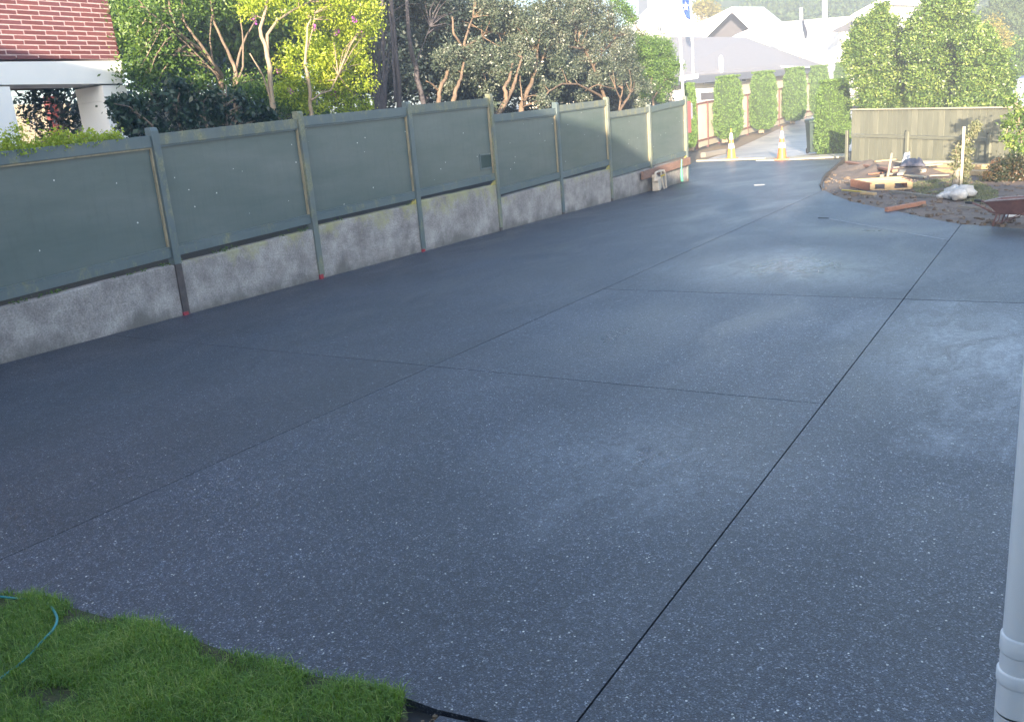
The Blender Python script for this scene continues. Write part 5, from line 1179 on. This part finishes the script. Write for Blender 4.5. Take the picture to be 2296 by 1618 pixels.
# pebbles and chips on the dirt
mb = MB()
for k in range(230):
    if k < 190: x, y = random.uniform(1860, 2180), random.uniform(380, 490)
    else: x, y = random.gauss(2005, 18), random.gauss(460, 7)
    p = E_(x, y); s = random.uniform(.006, .020)
    if not in_poly(p.x, p.y, cxy[3:] + [(3, 16.7), (3, 35), (-7.3, 35)]): continue
    mb.box((p.x, p.y, .012), (s * 2, s * 1.4, s), Matrix.Rotation(random.random() * 3, 3, 'Z'))
tag(mb.build('chips', M['greyt']), 'pale wood chips and small stones scattered over the dirt bed', 'chips', kind='stuff')
mb = MB()
for k in range(700):
    x, y = random.uniform(1850, 2290), random.uniform(372, 508); p = E_(x, y); s = random.uniform(.012, .05) * (1 if random.random() < .9 else 1.8)
    if not in_poly(p.x, p.y, cxy[3:] + [(3, 16.7), (3, 35), (-7.3, 35)]): continue
    a = Matrix.Rotation(random.random() * 6, 3, 'Z') @ Matrix.Rotation(random.random() * .8, 3, 'X'); mb.box((p.x, p.y, .0), (s * 1.7, s * 1.3, s), a)
tag(mb.build('clods', simple('dry_clod_soil', (.20, .145, .10), (.10, .075, .055), 8, .95, .6)), 'crumbly brown clods of soil over the dirt bed', 'soil', kind='stuff')
# curved dark edging
mb = MB(); n = len(cxy)
cs = [Vector((x, y, 0)) for x, y in cxy[:6]]
L2 = []
for i in range(len(cs) - 1):
    for k in range(5): L2.append(cs[i].lerp(cs[i + 1], k / 5))
L2.append(cs[-1])
for i, p in enumerate(L2):
    t = (L2[min(i + 1, len(L2) - 1)] - L2[max(i - 1, 0)]).normalized(); r = Vector((t.y, -t.x, 0))
    if r.x < 0 and i < 12: r = -r
    h = .15 * (1 - i / len(L2) * .75)
    for o_, z in ((-.0, -.1), (-.0, h), (.06, h), (.06, -.1)): q = p + r * o_; mb.v.append((q.x, q.y, z))
for i in range(len(L2) - 1):
    for k in range(3): a = i * 4 + k; mb.f.append((a, a + 4, a + 5, a + 1))
mb.f.append((0, 1, 2, 3)); e = 4 * (len(L2) - 1); mb.f.append((e + 3, e + 2, e + 1, e))
tag(mb.build('timber_edging', M['curb'], origin=cs[2]), 'curved dark timber edging between driveway corner and dirt bed', 'edging')

# ================================================================= WHEELBARROW
wb0 = G(2222, 507); U_ = Vector((.93, -.37, 0)).normalized(); W_ = Vector((.37, .93, 0)).normalized(); Zv = Vector((0, 0, 1))
wbt = thing('wheelbarrow', wb0, 'rusty maroon wheelbarrow standing at the right edge of the dirt bed', 'wheelbarrow')
def L(u, w, z): return wb0 + U_ * u + W_ * w + Zv * z
mb = MB()   # tray: bottom ring and top ring
bot = [L(.06, .02, .235), L(.50, .02, .235), L(.50, .38, .235), L(.06, .38, .235)]; topr = [L(-.10, -.08, .44), L(.86, -.08, .53), L(.86, .50, .53), L(-.10, .50, .44)]
ib = [p + Zv * .02 for p in bot]; it = [p + (sum(topr, Vector()) / 4 - p) * .03 for p in topr]
n = 0; mb.v = [tuple(p) for p in bot + topr + it + ib]
for a in range(4):
    b = (a + 1) % 4; mb.f += [(a, b, b + 4, a + 4), (a + 4, b + 4, b + 8, a + 8), (a + 8, b + 8, b + 12, a + 12)]
mb.f += [(3, 2, 1, 0), (12, 13, 14, 15)]
mb.build('tray', M['barrow'], wbt)
mb = MB(); mb.tube([topr[0], topr[1], topr[2], topr[3], topr[0]], .013, 6); mb.build('tray_rim', M['barrowrim'], wbt)
mb = MB(); q = [p.lerp(t_, .55) for p, t_ in zip(ib, it)]; mb.quad(*q); mb.build('cement_crust', M['barrowrim'], wbt)
for w in (.05, .37):
    mb = MB(); mb.tube([L(-.46, w - .03, .40), L(-.36, w - .02, .395), L(-.22, w, .33), L(.02, w, .225), L(.5, w, .22), L(.95, .20 + (w - .2) * .3, .19)], .016, 8); mb.build('handle_rail', M['barrow'], wbt, smooth=True)
    mb = MB(); mb.tube([L(-.48, w - .03, .40), L(-.36, w - .02, .395)], .022, 8); mb.build('grip', M['black'], wbt)
    mb = MB(); mb.tube([L(.07, w, .23), L(.035, w, .12), L(.0, w, .0)], .015, 8); mb.tube([L(.12, w, .23), L(.10, w, .1), L(.0, w, .004)], .010, 6); mb.build('leg', M['barrow'], wbt)
    mb = MB(); mb.tube([L(.08, w, .03), L(.45, w, .22)], .008, 6); mb.build('brace', M['barrow'], wbt)
mb = MB(); c = L(.95, .2, .19); mb.tube([c - W_ * .045, c - W_ * .04, c + W_ * .04, c + W_ * .045], [.15, .19, .19, .15], 22); mb.build('wheel', M['black'], wbt)
mb = MB(); q = E_(2272, 486); mb.box(gz(q, .03), (.25, .14, .05), Matrix.Rotation(.4, 3, 'Z')); tag(mb.build('white_offcut', M['tarpw'], origin=q, bevel=.01), 'small white offcut on the dirt under the wheelbarrow', 'offcut')

# ================================================================= NEAR LAWN, HOSE, CORNER GAP
le2 = [(p.x, p.y) for p in lawn_edge]
lp = le2 + [(-2.20, 2.36), (-2.12, 1.9), (-2.0, 1.2), (-6, 1.2), (-9, 1.2)]
mb = MB(); a_ = [(x, y) for x, y in lp]
ar = sum(a_[k][0] * a_[(k + 1) % len(a_)][1] - a_[(k + 1) % len(a_)][0] * a_[k][1] for k in range(len(a_)))
mb.poly_prism(a_ if ar > 0 else a_[::-1], -.055, .005); tag(mb.build('lawn', M['turf']), kind='structure')
lpb = [(x + .0, y + .012) for x, y in le2] + [(-2.22, 2.33), (-2.14, 1.9), (-2.05, 1.2), (-6.5, 1.2), (-7.5, 2.0)]
blades('lawn_grass', lpb, 130000, .058, .0034, M['grass'], 'short green lawn grass in the lower left corner', .003, lean=.75)
hp = [(-30, 1334), (0, 1337), (27, 1340), (60, 1343), (95, 1348), (110, 1355), (122, 1371), (128, 1387), (120, 1409), (93, 1438), (54, 1480), (22, 1504), (-10, 1526), (-60, 1550)]
H_ = [G(x, y, .035) for x, y in hp]
for i, z in enumerate([.03, .034, .030, .012, .008, .02, .045, .05, .048, .035, .03, .025, .03, .03]): H_[i] = G(hp[i][0], hp[i][1], z)
Q = []
for i in range(len(H_) - 1):
    p0, p1, p2, p3 = H_[max(0, i - 1)], H_[i], H_[i + 1], H_[min(len(H_) - 1, i + 2)]
    for k in range(5):
        t = k / 5; Q.append(.5 * ((2 * p1) + (p2 - p0) * t + (2 * p0 - 5 * p1 + 4 * p2 - p3) * t * t + (3 * p1 - p0 - 3 * p2 + p3) * t ** 3))
mb = MB(); mb.tube(Q, .0068, 10); tag(mb.build('garden_hose', M['hose'], origin=H_[6], smooth=True), 'teal garden hose curling through the lawn grass', 'hose')
# dark recessed corner trench beside the lawn
mb = MB(); tr = [G(*p, -.045) for p in ((880, 1545), (1000, 1570), (1010, 1640), (900, 1640))]; mb.quad(*[(p.x, p.y, -.045) for p in tr]); tag(mb.build('trench', M['black']), kind='structure')
mb = MB()
for k in range(14): q = G(random.uniform(945, 985), random.uniform(1605, 1640), -.03); mb.box(q, (.02, .014, .012), Matrix.Rotation(random.random() * 3, 3, 'Z'))
tag(mb.build('rubble', M['verge']), 'small brown stones in the gap between lawn and slab corner', 'rubble', kind='stuff')


# ================================================================= AIR
mb = MB(); mb.box2((-230, -60, -2.5), (150, 330, 44))
hz, nt, n, l, b = nodes('thin_haze'); n.remove(b)
vp = n.new('ShaderNodeVolumePrincipled'); vp.inputs['Color'].default_value = (.88, .93, 1.0, 1); vp.inputs['Density'].default_value = .0042; vp.inputs['Anisotropy'].default_value = .2
l.new(vp.outputs[0], n['Material Output'].inputs['Volume'])
tag(mb.build('haze', hz), kind='stuff')
